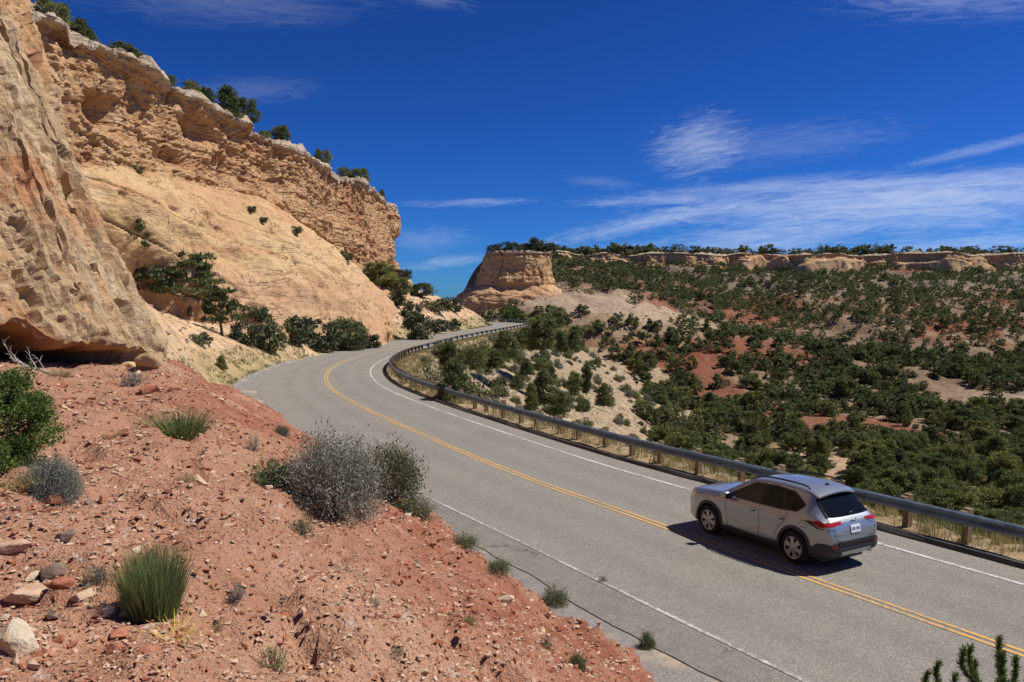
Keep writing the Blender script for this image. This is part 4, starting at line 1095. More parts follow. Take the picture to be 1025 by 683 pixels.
for i, (px, w, h, lab) in enumerate([(494, 12, 8, 'small dark tree at the left edge of the butte top'), (504, 14, 9, 'dark tree left of centre on the butte top'), (514, 13, 9, 'dark tree in the middle of the butte top'), (524, 13, 8, 'dark tree right of centre on the butte top'), (537, 19, 13, 'largest tree on the butte top'), (549, 14, 11, 'dark tree at the right end of the butte top')]):
    p, py = skyline(px, [1])
    if p is None: continue
    D = p[1]; plant_tree('juniper_tree', 'scrub', i, p * np.array([1.006, 1.006, 1]) + np.array([0, 0, -.6]), w * D / FPX, (h + 2) * D / FPX, lab, 'tree', 'trees on top of the butte')

# bank trees beyond the guard rail: px, base row, w, h
BK = [(455, 398, 38, 40, 0, 'cone', 'large dense juniper just beyond the guardrail at the bend'), (449, 366, 24, 24, 1, '', 'dark juniper behind the large dense one at the bend'), (471, 369, 24, 24, 3, '', 'olive green juniper right of the dark pair near the bend'), (506, 357, 32, 26, 0, '', 'leaning dark juniper midway along the far guardrail'),
      (543, 350, 44, 34, 1, '', 'big dark juniper clump near the end of the guardrail'), (526, 347, 26, 20, 2, '', 'dark green juniper left of the big clump at the guardrail end'), (542, 370, 20, 14, 3, '', 'small round olive juniper on the sandy bank below the big clump'), (527, 374, 18, 16, 0, '', 'round dark juniper in the middle of the sandy bank'),
      (517, 388, 14, 14, 5, '', 'small round juniper on the sandy bank nearest its middle'), (552, 378, 10, 13, 2, '', 'little upright juniper near the edge of the sandy bank'), (575, 394, 16, 22, 4, '', 'narrow juniper standing by a dirt track on the bank'), (587, 392, 12, 28, 4, '', 'tall thin juniper at the lower edge of the sandy bank'),
      (604, 404, 14, 22, 2, '', 'pointed juniper at the bottom edge of the sandy bank'), (545, 403, 30, 34, 0, '', 'large dark juniper low on the sandy bank'), (532, 412, 18, 30, 2, '', 'pointed dark juniper left of the large one low on the bank'), (560, 416, 26, 26, 1, '', 'dark juniper right of the large one low on the bank'),
      (497, 367, 24, 16, 5, '', 'grey dark bushy juniper on the bank below the leaning one'), (583, 410, 16, 14, 3, '', 'round dark bush low on the sandy bank'), (562, 352, 18, 20, 1, '', 'dark juniper at the right side of the big clump'), (576, 350, 26, 24, 0, '', 'broad dark juniper beyond the guardrail end'), (556, 328, 22, 20, 4, '', 'upright tree on the pale slickrock edge')]
for (px, py, w, h, vi, f, lab) in BK:
    p = hit(px, py)
    if p is None: continue
    D = p[1]; plant_tree('juniper_tree', 'juniper', 2 if f == 'cone' else (2, 4, 2, 0, 4, 2)[vi], p - np.array([0, 0, .15]), w * D / FPX * (1.15 if vi in (2, 4) or f else .98), h * D / FPX * 1.08, lab, 'tree', 'junipers on the sandy bank')
p = hit(516, 322.5); D = 246
bx, by = (516 - 512.5) / FPX * D, D
plant_tree('tree', 'cottonwood', 0, np.array([bx, by, float(ground_z(np.array([bx]), np.array([by]))[0]) - .3]), 27 * D / FPX, 24 * D / FPX, 'light green leafy tree behind the far guardrail below the butte')

# --- the wooded valley and far hillside
def scatter(x0, x1, y0, y1, st, seed):
    r = np.random.default_rng(seed); X, Y = np.meshgrid(np.arange(x0, x1, st), np.arange(y0, y1, st))
    X = X.ravel() + r.uniform(-.48, .48, X.size) * st; Y = Y.ravel() + r.uniform(-.48, .48, Y.size) * st
    px = 512.5 + FPX * X / np.maximum(Y, 1); k = (px > 395) & (px < 1075); return X[k], Y[k], r
X, Y, r = scatter(-15, 330, 38, 470, 3.3, 5)
Zt = ground_z(X, Y); s_, _ = signed(X, Y, ROAD[::2], RT[::2])
n1 = fbm(xy0(X, Y, .03), 3, .5, 81); n2 = fbm(xy0(X, Y, .1), 3, .5, 83)
rimn = 438 + 7 * noise3(np.stack([X * .03, 0 * X, 0 * X], -1), 5) + 3 * noise3(np.stack([X * .11, 0 * X, 0 * X], -1), 6)
valley = (s_ > np.where(Y > 75, 36, 28) + 5 * n2) & (Y < 252) & (Zt < -5.5)
prob = np.where(valley, .92 - .5 * sstep(n2 + .5 * n1, .15, .6), 0)
pr_ = np.exp(-((X - 30) / 24) ** 2 - ((Y - 264) / 9) ** 2) * 1.7 + np.exp(-((X - 62) / 16) ** 2 - ((Y - 276) / 7) ** 2)
slope_ = (s_ > 15) & ~valley & (Y < rimn - 2) & (Y > 235)
prob = np.where(slope_, np.clip(.50 + .16 * n2 + .10 * n1, .18, .78) * (1 - .85 * sstep(pr_, .5, .75)), prob)
prob = np.where((Y > rimn - 22) & (Y < rimn - 2) & (X > 15), np.clip(.62 + .4 * n2, .2, .9), prob)
prob = np.where((Y > rimn + 1.5) & (Y < rimn + 17) & (X > 8), np.clip(.92 + .5 * n2, .4, .98), prob)
wash = np.exp(-((Y - (196 + 5 * noise3(xy0(X, Y, .05), 3))) / 6) ** 2) * sstep(X, 92, 108); prob = prob * (1 - .9 * wash)
redc = sstep(fbm(xy0(X, Y, .018), 3, .5, 57) + .4 * fbm(xy0(X, Y, .06), 4, .55, 51), .22, .34) * (Y < 250); prob = prob * (1 - .72 * redc)
prob = np.where((np.abs(X - BX) < 20) & (np.abs(Y - BY) < 20), 0, prob)
prob = np.where((s_ < 26) | ((Y < 240) & (X < 14)), 0, prob)
k = r.random(len(X)) < prob
X, Y, Zt, rimn, valley = X[k], Y[k], Zt[k], rimn[k], valley[k]
Wd = np.where(valley, 1.6 + 3.1 * r.random(len(X)) ** .9, 1.3 + 3.1 * r.random(len(X)) ** 1.2)
Wd = np.where(Y > rimn, 3.4 + 5.2 * r.random(len(X)) ** 1.4, Wd)
Ht = Wd * r.uniform(.68, 1.15, len(X)); Ht = np.where(Y > rimn, Wd * r.uniform(.6, .9, len(X)), Ht)
# which of them the view can see
mid_ = np.stack([X, Y, Zt + Ht * .8], -1); vis = np.ones(len(X), bool)
for f in np.linspace(.08, .985, 46):
    q = np.array([0, 0, CAM_H]) + (mid_ - np.array([0, 0, CAM_H])) * f
    vis &= ground_z(q[:, 0], q[:, 1]) < q[:, 2]
ppx, ppy, _f = to_px(mid_); vis &= (ppx > -5) & (ppx < 1030) & (ppy < 560)
size = Wd / Y; order = np.argsort(-np.where(vis, size, -1)); ind = set(order[:262].tolist())
for i in order[:262]:
    key = 'juniper' if Y[i] < 125 else 'juniper_mid'
    if valley[i]: lab, grp = 'dark green juniper in the dense wood on the valley floor', 'junipers in the valley wood'
    else: lab, grp = 'dark juniper dotted on the rocky hillside above the valley wood', 'junipers dotted over the far hillside'
    plant_tree('juniper_tree', key, int(i) % 8, (X[i], Y[i], Zt[i] - .15), Wd[i], Ht[i], lab, 'tree', grp)
low = []
for i, f in enumerate(['round', 'round', 'cone', 'round', 'round', 'round']):
    mb, _c = crown_mb(900 + i, f, 420, .17, 22, .24); low.append((np.concatenate(mb.V), np.concatenate(mb.Q), np.concatenate(mb.A)))
mb = MB()
for i in range(len(X)):
    if i in ind or not vis[i]: continue
    V, Q, A = low[i % 6]; a = r.random() * 6.28; c, s = math.cos(a), math.sin(a)
    n_ = len(Q) if Y[i] < 260 else int(len(Q) * .62)
    V2 = V[:n_ * 4] @ np.array([[c, s, 0], [-s, c, 0], [0, 0, 1]]) * np.array([Wd[i], Wd[i], Ht[i]]) * (1.0 if Y[i] < 260 else 1.06) + np.array([X[i], Y[i], Zt[i] - .1])
    mb.raw(V2, quads=Q[:n_], a=np.clip(A[:n_ * 4] + r.normal() * .3, -1, 1))
o = mb.obj('juniper_woodland', M['juniper_far'], None, False); tag(o, 'farther junipers spread over the hillside and along the mesa rim', kind='stuff')

# scrub and grass on the bank, verge and talus
X, Y, r = scatter(-14, 60, 46, 232, 2.7, 15); s_, _ = signed(X, Y, ROAD[::2], RT[::2]); Zt = ground_z(X, Y)
k = (s_ > 7.2) & (s_ < 44) & (Zt > -16) & (r.random(len(X)) < np.where(s_ < 20, .62, .34)); X, Y, Zt, s_ = X[k], Y[k], Zt[k], s_[k]
px, py, _f = to_px(np.stack([X, Y, Zt], -1)); size = 1 / Y; od = np.argsort(-size)[:290]
for j, i in enumerate(od):
    w = .8 + 1.7 * r.random() ** 1.6; v = int(r.integers(0, 3))
    plant_shrub('shrub', 'sagefar', v, (X[i], Y[i], Zt[i] - .05), w, w * r.uniform(1.0, 1.5), ['low grey green bush on the sandy bank below the guardrail', 'low dark bush on the sandy bank below the guardrail', 'low yellow green bush on the sandy bank below the guardrail'][v], 'shrub', 'bushes on the sandy bank')

def grass_patch(name, label, sampler, mat, blades=12):
    XX, YY, HH, seed = sampler(); ZZ = surf_z(XX, YY); r = np.random.default_rng(seed); n = len(XX)
    B = np.repeat(np.stack([XX, YY, ZZ], -1), blades, 0) + r.normal(size=(n * blades, 3)) * (np.repeat(HH, blades) * .28)[:, None] * np.array([1, 1, 0])
    H = np.repeat(HH, blades) * r.uniform(.4, 1.1, n * blades); ph = r.random(n * blades) * 6.28
    out = np.stack([np.cos(ph), np.sin(ph), 0 * ph], -1) * (H * r.uniform(.1, .6, n * blades))[:, None]
    w = np.stack([-np.sin(ph), np.cos(ph), 0 * ph], -1) * (H * .03 + .00016 * B[:, 1])[:, None]
    tip = B + out + np.array([0, 0, 1.]) * H[:, None]; B[:, 2] -= .03
    V = np.stack([B - w, B + w, tip], 1).reshape(-1, 3); tone = np.repeat(np.clip(np.repeat(r.normal(size=n) * .5, blades) + .3 * r.normal(size=n * blades), -1, 1), 3)
    o = add(name, np_mesh(name, V, np.arange(n * blades * 3).reshape(-1, 3), mat, False, {'tone': tone})); tag(o, label, kind='stuff')
def slope_sprigs():
    r = np.random.default_rng(17); D = 2.6 * (34 / 2.6) ** r.random(700); px = r.uniform(-20, 680, 700); X = (px - 512.5) / FPX * D
    d, _ = signed(X, D, TOE, TT_); q = (-d > .1) & (fbm(xy0(X, D, .6), 2, .5, 18) > -.1); return X[q], D[q], np.clip(D[q] / FPX * r.uniform(4, 11, q.sum()), .02, .16), 17
grass_patch('dry_sprigs', 'sparse dry sprigs and stalks dotted over the red slope', slope_sprigs, M['dry'], 7)
def along(s0, s1, i0, i1, n, h0, h1, seed, thin=1.0):
    r = np.random.default_rng(seed); i = (i0 + (i1 - i0) * r.random(n) ** thin).astype(int); s = s0 + (s1 - s0) * r.random(n)
    P = ROAD[i, :2] + RR[i] * s[:, None] + r.normal(size=(n, 2)) * .1
    q = fbm(xy0(P[:, 0], P[:, 1], .7), 2, .5, seed) > -.25; P = P[q]; n = len(P)
    return P[:, 0], P[:, 1], r.uniform(h0, h1, n), seed
ia = int(np.argmin(np.hypot(ROAD[:, 0] - 15, ROAD[:, 1] - 3))); ib = int(np.argmin(np.hypot(ROAD[:, 0] + .5, ROAD[:, 1] - 205)))
grass_patch('dry_grass', 'dry tan grass on the verge under the guardrail', lambda: along(5.05, 7.6, ia, ib, 5200, .14, .42, 3, 1.5), M['dry'])
grass_patch('green_grass', 'green weeds among the dry grass under the guardrail', lambda: along(5.0, 8.2, ia, ib, 1300, .12, .38, 4, 1.4), M['rabbit'])
ic = int(np.argmin(np.hypot(ROAD[:, 0] + 9.6, ROAD[:, 1] - 47))); 
def left_grass():
    r = np.random.default_rng(6); i = r.integers(ic - 10, ib, 2600); s = -(left_edge(ROAD[i, 1]) + .35 + 3.2 * r.random(2600) ** 1.4)
    P = ROAD[i, :2] + RR[i] * s[:, None]; q = fbm(xy0(P[:, 0], P[:, 1], .5), 2, .5, 6) > -.1; P = P[q]; return P[:, 0], P[:, 1], r.uniform(.12, .36, len(P)), 6
grass_patch('roadside_grass', 'yellow green grass along the foot of the cliff beside the road', left_grass, M['rabbit'])
def bank_grass():
    r = np.random.default_rng(7); n = 3500; i = r.integers(ic - 30, ib, n); s = 7.2 + 13 * r.random(n) ** 1.7
    P = ROAD[i, :2] + RR[i] * s[:, None]; q = fbm(xy0(P[:, 0], P[:, 1], .25), 3, .5, 7) > .0; P = P[q]; return P[:, 0], P[:, 1], r.uniform(.12, .38, len(P)), 7
grass_patch('bank_grass', 'thin yellow green grass spread over the sandy bank', bank_grass, M['rabbit'], 8)

# ------------------------------------------------------------------ guard rail
def mat_steel():
    m, g = new_mat('galvanised_steel')
    n = g.noise(g.pos, 2.5, 5, .6); n2 = g.noise(g.pos, 18, 4, .7)
    c = g.mix(g.ramp(n, .3, .7), (.115, .16, .195), (.17, .225, .265)); c = g.mix(g.m('MULTIPLY', g.ramp(n2, .58, .72), .4), c, (.24, .22, .20))
    g.set(g.b.inputs['Base Color'], c); g.b.inputs['Metallic'].default_value = .25; g.b.inputs['Specular IOR Level'].default_value = .5
    g.set(g.b.inputs['Roughness'], g.m('MULTIPLY_ADD', n, .2, .42)); return m
def mat_wood():
    m, g = new_mat('weathered_timber')
    n = g.noise(g.scale(g.obj, (14, 14, 1.2)), 1.0, 5, .65); n2 = g.noise(g.obj, 2.0, 3); r = g.n('ShaderNodeObjectInfo').outputs['Random']
    c = g.cramp(n, [(.3, (.12, .075, .038)), (.55, (.23, .155, .08)), (.75, (.35, .27, .17))])
    c = g.mix(g.m('MULTIPLY', r, .45), c, (.33, .28, .22))
    g.set(g.b.inputs['Base Color'], c); g.b.inputs['Roughness'].default_value = .9; g.set(g.b.inputs['Normal'], g.bump(n, .01, .6)); return m
M['steel'] = mat_steel(); M['timber'] = mat_wood()
RO = 5.12
ir0 = int(np.argmin(np.hypot(ROAD[:, 0] - 20, ROAD[:, 1] + 5))); ir1 = int(np.argmin(np.hypot(ROAD[:, 0] + 30, ROAD[:, 1] - 233)))
rail = empty('guardrail', (0, 0, 0)); tag(rail, 'steel guardrail on timber posts along the valley side of the road', 'guardrail')
wp = [(.0, .80), (-.045, .775), (-.075, .745), (-.08, .715), (-.03, .665), (.0, .65), (-.03, .635), (-.08, .585), (-.075, .555), (-.045, .525), (.0, .50)]
prof = [(RO + o, z) for o, z in wp] + [(RO + o + .012, z) for o, z in wp[::-1]] + [(RO + wp[0][0], wp[0][1])]
beam = sweep('rail_beam', prof, M['steel'], ir0, ir1, rail, smooth=True)
sps = RS[ir0] + 1.3
while sps < RS[ir1] and ROAD[int(np.searchsorted(RS, sps)), 1] < 90:
    i = int(np.searchsorted(RS, sps)); w2 = [(a_ - .006, z_) for a_, z_ in wp]; w2[0] = (w2[0][0], .806); w2[-1] = (w2[-1][0], .494)
    pr2 = [(RO + a_, z_) for a_, z_ in w2] + [(RO + a_ + .004, z_) for a_, z_ in w2[::-1]] + [(RO + w2[0][0], w2[0][1])]
    sweep('splice', pr2, M['steel'], i, i + 2, rail)
    q = ROAD[i, :2] + RR[i] * (RO - .09)
    for dz in (.565, .735):
        bb = MB(); bb.tube([(q[0], q[1], dz), tuple(np.r_[q - RR[i] * .018, dz])], [.017, .017], 6); bb.obj('bolt', M['steel'], rail)
    sps += 3.81
def post_mesh():
    bm = bmesh.new(); bmesh.ops.create_cube(bm, size=1); bmesh.ops.scale(bm, vec=(.16, .20, 1.14), verts=bm.verts); bmesh.ops.translate(bm, vec=(0, 0, .31), verts=bm.verts)
    tp = [v for v in bm.verts if v.co.z > .5]
    bmesh.ops.bevel(bm, geom=bm.edges[:], offset=.012, segments=1, affect='EDGES')
    me = bpy.data.meshes.new('post'); bm.to_mesh(me); bm.free(); me.materials.append(M['timber']); return me
def block_mesh():
    mb = MB(); mb.box((0, 0, .65), (.16, .17, .36)); return mb.mesh('blockout', M['timber'], False)
pm, bk = post_mesh(), block_mesh(); s = RS[ir0] + .4; r = np.random.default_rng(3); npost = 0
while s < RS[ir1] and npost < 99:
    i = int(np.searchsorted(RS, s)); T = RT[i]; ang = math.atan2(T[1], T[0])
    q = ROAD[i, :2] + RR[i] * (RO + .285); b = ROAD[i, :2] + RR[i] * (RO + .10)
    po = add('post', pm, rail, (q[0], q[1], r.normal() * .025), ang + r.normal() * .03); po.rotation_euler = (r.normal() * .02, r.normal() * .02, ang + r.normal() * .03)
    bo = add('blockout', bk, po); bo.location = (0, .187, -.0); 
    npost += 1; s += 1.905 if ROAD[i, 1] < 92 else 3.81

# ------------------------------------------------------------------ stones
def mat_stone(name, a, b, cc=None):
    m, g = new_mat(name); n = g.noise(g.pos, 9, 5, .7); n2 = g.noise(g.pos, 45, 4, .7); r = g.n('ShaderNodeObjectInfo').outputs['Random']
    t = g.attr('tone')
    c = g.mix(g.ramp(n, .3, .7), a, b)
    if cc: c = g.mix(g.ramp(g.noise(g.pos, 5.0, 5, .7), .5, .6), c, cc)
    c = g.mix(1.0, c, g.cramp(g.m('ADD', g.m('MULTIPLY', r, .5), g.m('MULTIPLY_ADD', t, .25, .25)), [(0, (.72, .68, .66)), (.5, (1, 1, 1)), (1, (1.25, 1.22, 1.2))]), 'MULTIPLY')
    c = g.mix(g.m('MULTIPLY', g.ramp(n2, .55, .35), .35), c, g.mix(1.0, c, (.55, .5, .48), 'MULTIPLY'))
    g.set(g.b.inputs['Base Color'], c); g.b.inputs['Roughness'].default_value = .93; g.b.inputs['Specular IOR Level'].default_value = .12
    g.set(g.b.inputs['Normal'], g.bump(g.m('ADD', n, g.m('MULTIPLY', n2, .5)), .02, .8)); return m
M['st_tan'] = mat_stone('tan_stone', (.44, .27, .17), (.58, .42, .30)); M['st_red'] = mat_stone('red_stone', (.30, .105, .058), (.43, .185, .11)); M['st_grey'] = mat_stone('grey_brown_stone', (.17, .115, .085), (.27, .20, .155)); M['st_pale'] = mat_stone('pale_sandstone', (.50, .39, .27), (.62, .52, .38), (.55, .37, .19)); M['st_yellow'] = mat_stone('yellow_sandstone', (.52, .36, .18), (.62, .46, .25))
def hull(seed, n, flat, ang=0.0, fine=0):
    r = np.random.default_rng(seed); P = r.normal(size=(n, 3)); P /= np.linalg.norm(P, axis=1)[:, None]; P *= .5 * r.uniform(.75, 1.05, n)[:, None]; P[:, 2] *= flat; P[:, 1] *= r.uniform(.6, .95)
    bm = bmesh.new(); vs = [bm.verts.new(p) for p in P]; bmesh.ops.convex_hull(bm, input=vs)
    bmesh.ops.delete(bm, geom=[v for v in bm.verts if not v.link_faces], context='VERTS')
    if fine:
        bmesh.ops.bevel(bm, geom=bm.edges[:], offset=.03, segments=1, affect='EDGES')
        bmesh.ops.triangulate(bm, faces=bm.faces[:]); bmesh.ops.subdivide_edges(bm, edges=bm.edges[:], cuts=fine, use_grid_fill=True)
        C = np.array([v.co for v in bm.verts]); d = .05 * fbm(C * 3.5, 4, .6, seed)
        for v, q in zip(bm.verts, d): v.co *= 1 + q
    bmesh.ops.triangulate(bm, faces=bm.faces[:]); bm.verts.index_update()
    V = np.array([v.co[:] for v in bm.verts]); T = np.array([[v.index for v in f.verts] for f in bm.faces]); bm.free(); return V, T
def stone_mesh(seed, n, flat, mat, fine=0):
    V, T = hull(seed, n, flat, fine=fine); return np_mesh('stone', V, T, M[mat], False, {'tone': np.zeros(len(V))})
ST = [
 (16, 662, 56, 50, 'st_pale', .85, 'boulder', 'pale yellowish boulder at the left edge, largest stone on the red slope'),
 (54, 581, 36, 22, 'st_grey', .6, 'stone', 'dark grey brown angular stone uphill of the pale boulder'),
 (28, 602, 46, 22, 'st_tan', .4, 'stone', 'flat pinkish tan slab just above the pale boulder'),
 (62, 590, 30, 14, 'st_red', .5, 'stone', 'reddish brown stone under the dark angular one'),
 (14, 556, 34, 24, 'st_tan', .6, 'stone', 'tan rock at the left edge uphill of the dark angular stone'),
 (84, 601, 32, 14, 'st_tan', .45, 'stone', 'tan slab between the pale boulder and the straggly shrub'),
 (128, 618, 20, 12, 'st_pale', .5, 'stone', 'pale chip lying at the foot of the upright green bush'),
 (108, 616, 18, 11, 'st_pale', .6, 'stone', 'white chip downhill of the straggly shrub'),
 (150, 372, 30, 25, 'st_yellow', .8, 'boulder', 'yellow sandstone block at the right end of the overhang'),
 (131, 370, 26, 9, 'st_yellow', .35, 'stone', 'low yellow slab left of the yellow sandstone block'),
 (200, 487, 26, 14, 'st_tan', .5, 'stone', 'tan stone beside the small dry shrub in the middle of the slope'),
 (15, 366, 20, 12, 'st_yellow', .6, 'stone', 'orange yellow rock behind the bright juniper'),
 (150, 395, 22, 14, 'st_red', .6, 'stone', 'dark red ledge block at the upper edge of the slope'),
 (560, 632, 12, 11, 'st_red', .7, 'stone', 'red block perched at the toe of the slope above the gutter'),
 (205, 432, 26, 14, 'st_tan', .5, 'stone', 'tan block right of the dark green stemmy shrub'),
 (90, 505, 12, 8, 'st_grey', .5, 'stone', 'grey stone right of the grey sagebrush'),
 (60, 645, 16, 12, 'st_red', .6, 'stone', 'red stone right of the pale boulder'),
 (150, 660, 30, 20, 'st_red', .5, 'stone', 'broad red block near the bottom edge under the upright green bush'),
 (118, 640, 22, 14, 'st_red', .5, 'stone', 'red block left of the yellow wiry stems'),
]
for j, (px, py, w, h, mt, fl, nm, lab) in enumerate(ST):
    p = hit(px, py - .25 * h)
    if p is None: continue
    D = p[1]; ww = w * D / FPX
    o = add(nm, stone_mesh(700 + j, 22 if w > 26 else 14, 1.0, mt, 2 if w > 24 else 1), None, p + np.array([0, 0, .12 * ww * fl]), r.random() * 6.28, (ww * 1.08, ww * 1.08, ww * fl * 1.1)); tag(o, lab, nm)
SMV = {c: [stone_mesh(800 + 17 * q + len(c), 12, .62, c) for q in range(7)] for c in ('st_tan', 'st_red', 'st_grey', 'st_pale')}
def slope_points(n, seed, dmin=2.4, dmax=34, lo=.12):
    r = np.random.default_rng(seed); D = dmin * (dmax / dmin) ** (r.random(n) ** 1.25); px = r.uniform(-25, 690, n); X = (px - 512.5) / FPX * D
    d, _ = signed(X, D, TOE, TT_); k = (-d > lo); X, D = X[k], D[k]; return X, D, slope_fine(X, D), -d[k], r
X, Y, Z, dd, r = slope_points(560, 41, 2.6, 24)
px, py, _f = to_px(np.stack([X, Y, Z], -1)); k = (py < 690) & (px > 0) & (px < 660); X, Y, Z, px, py, dd = X[k], Y[k], Z[k], px[k], py[k], dd[k]
left_ = sstep(px, 330, 60)
STN = {'st_tan': 'tan', 'st_red': 'red', 'st_grey': 'dark grey', 'st_pale': 'pale'}
for i in range(min(len(X), 215)):
    c = r.choice(['st_tan', 'st_red', 'st_grey', 'st_pale'], p=[.34, .42, .09, .15]); w = Y[i] / FPX * r.uniform(6, 12) * (1 + 1.0 * left_[i] * r.random() ** 2 + .9 * (r.random() < .12)); w = min(w, .42)
    o = add('stone', SMV[c][int(r.integers(0, 7))], None, (X[i], Y[i], Z[i] + .08 * w), r.random() * 6.28, (w, w * r.uniform(.7, 1), w * r.uniform(.5, 1)))
    o.rotation_euler = (r.normal() * .3, r.normal() * .3, r.random() * 6.28); tag(o, 'small %s angular stone lying on the red gravel slope' % STN[c], 'stone', '%s stones strewn over the red slope' % STN[c])
for i in range(64):
    px, py = r.uniform(2, 165), r.uniform(548, 680); p = hit(px, py)
    if p is None: continue
    c = r.choice(['st_tan', 'st_red', 'st_grey', 'st_pale'], p=[.46, .34, .07, .13]); w = p[1] / FPX * (8 + 20 * r.random() ** 2)
    o = add('stone', SMV[c][int(r.integers(0, 7))], None, (p[0], p[1], p[2] + .10 * w), 0, (w, w * r.uniform(.6, 1), w * r.uniform(.4, .9)))
    o.rotation_euler = (r.normal() * .3, r.normal() * .3, r.random() * 6.28); tag(o, '%s angular stone in the rubble around the pale boulder at lower left' % STN[c], 'stone', '%s stones in the lower left rubble' % STN[c])
for cname, n, seed, mt, lab, lo, hi in (('gravel', 17000, 51, 'st_red', 'red gravel strewn over the slope', 1.8, 8.0), ('pale_gravel', 21000, 52, 'st_tan', 'tan gravel strewn over the red slope', 2.2, 10.0), ('rubble_chips', 2600, 54, 'st_tan', 'flat tan rubble lying on the red slope', 7, 11), ('red_rubble', 2600, 55, 'st_red', 'broken red rubble lying on the red slope', 7, 12), ('white_gravel', 5000, 53, 'st_pale', 'whitish chips strewn over the red slope', 1.8, 7.0)):
    X, Y, Z, dd, r = slope_points(n, seed, 2.3, 40, .02); mb = MB(); hv = [hull(60 + q, 8, .42) for q in range(8)]
    q_ = fbm(xy0(X, Y, .5), 3, .55, 66 + seed)
    for i in range(len(X)):
        if q_[i] < -.25 and mt != 'st_red': continue
        V, T = hv[i % 8]; w = (Y[i] / FPX) ** .85 * .62 * (lo + (hi - lo) * r.random() ** 2.6); a = r.random() * 6.28; c, s = math.cos(a), math.sin(a); w = min(w, .2)
        mb.raw((V * r.uniform(.6, 1.1, 3)) @ np.array([[c, s, 0], [-s, c, 0], [0, 0, 1]]) * w + np.array([X[i], Y[i], Z[i] + .1 * w]), T, a=r.normal() * .5)
    o = mb.obj(cname, M[mt], None, False); tag(o, lab, kind='stuff')
# rubble on the far hillside, the bank and the talus
r = np.random.default_rng(91); n = 9000; X = r.uniform(-10, 300, n); Y = r.uniform(225, 436, n); Z = ground_z(X, Y); q = fbm(xy0(X, Y, .05), 3, .6, 92); k = (q > -.1) & (Z > -8) & (X / Y < .68)
X, Y, Z = X[k], Y[k], Z[k]; mb = MB(); hv = [hull(160 + q, 9, .7) for q in range(8)]
for i in range(len(X)):
    V, T = hv[i % 8]; w = .35 + 1.5 * r.random() ** 4; mb.raw(V * w * r.uniform(.7, 1.3, 3) + np.array([X[i], Y[i], Z[i] + .15 * w]), T, a=r.normal() * .5)
s0 = ROAD[:, 1]
i = r.integers(ic - 20, ib, 6500); s = np.where(r.random(6500) < .7, 7.5 + 28 * r.random(6500), -(left_edge(ROAD[i, 1]) + 2 + 9 * r.random(6500))); P = ROAD[i, :2] + RR[i] * s[:, None]; Z = ground_z(P[:, 0], P[:, 1])
for j in range(len(P)):
    V, T = hv[j % 8]; w = .10 + .5 * r.random() ** 5; mb.raw(V * w * r.uniform(.7, 1.3, 3) + np.array([P[j, 0], P[j, 1], Z[j] + .12 * w]), T, a=r.normal() * .5)
o = mb.obj('rubble', mat_stone('scree', (.34, .26, .19), (.52, .42, .32)), None, False); tag(o, 'scattered pale rubble over the far hillside, the bank and the talus', kind='stuff')

# ------------------------------------------------------------------ the car
def mat_carpaint():
    m, g = new_mat('silver_car_paint'); b = g.b
    n = g.noise(g.obj, 400, 2); c = g.mix(n, (.305, .330, .350), (.365, .395, .42))
    g.set(b.inputs['Base Color'], c); b.inputs['Metallic'].default_value = .60; b.inputs['Roughness'].default_value = .36; b.inputs['Specular IOR Level'].default_value = .5
    b.inputs['Coat Weight'].default_value = 1.0; b.inputs['Coat Roughness'].default_value = .06; return m
M['paint'] = mat_carpaint()
M['glass'] = simple('tinted_glass', (.006, .007, .008), .05, 0, .20, .0); M['glass_light'] = simple('lightly_tinted_glass', (.014, .020, .019), .05, 0, .30, .0)
M['plastic'] = simple('dark_grey_plastic', (.035, .036, .038), .6, 0, .35, .1); M['black'] = simple('gloss_black_trim', (.012, .012, .013), .3, 0, .4, .0)
M['rubber'] = simple('tyre_rubber', (.018, .018, .018), .85, 0, .2, .15, 20); M['rimm'] = simple('silver_wheel_paint', (.36, .36, .36), .35, .6, .5, .05)
M['redlens'] = simple('red_lamp_lens', (.33, .010, .010), .3, 0, .25, .05); M['lens'] = simple('clear_lamp_lens', (.55, .56, .58), .12, .3, .6, .05, coat=1)
M['plate'] = simple('white_plate', (.72, .74, .76), .45, 0, .4, .02); M['chrome'] = simple('chrome', (.72, .72, .73), .15, 1.0, .5, .0); M['seam'] = simple('dark_seam', (.01, .01, .01), .8, 0, .1, 0)
M['ink'] = simple('blue_plate_ink', (.06, .09, .22), .6)

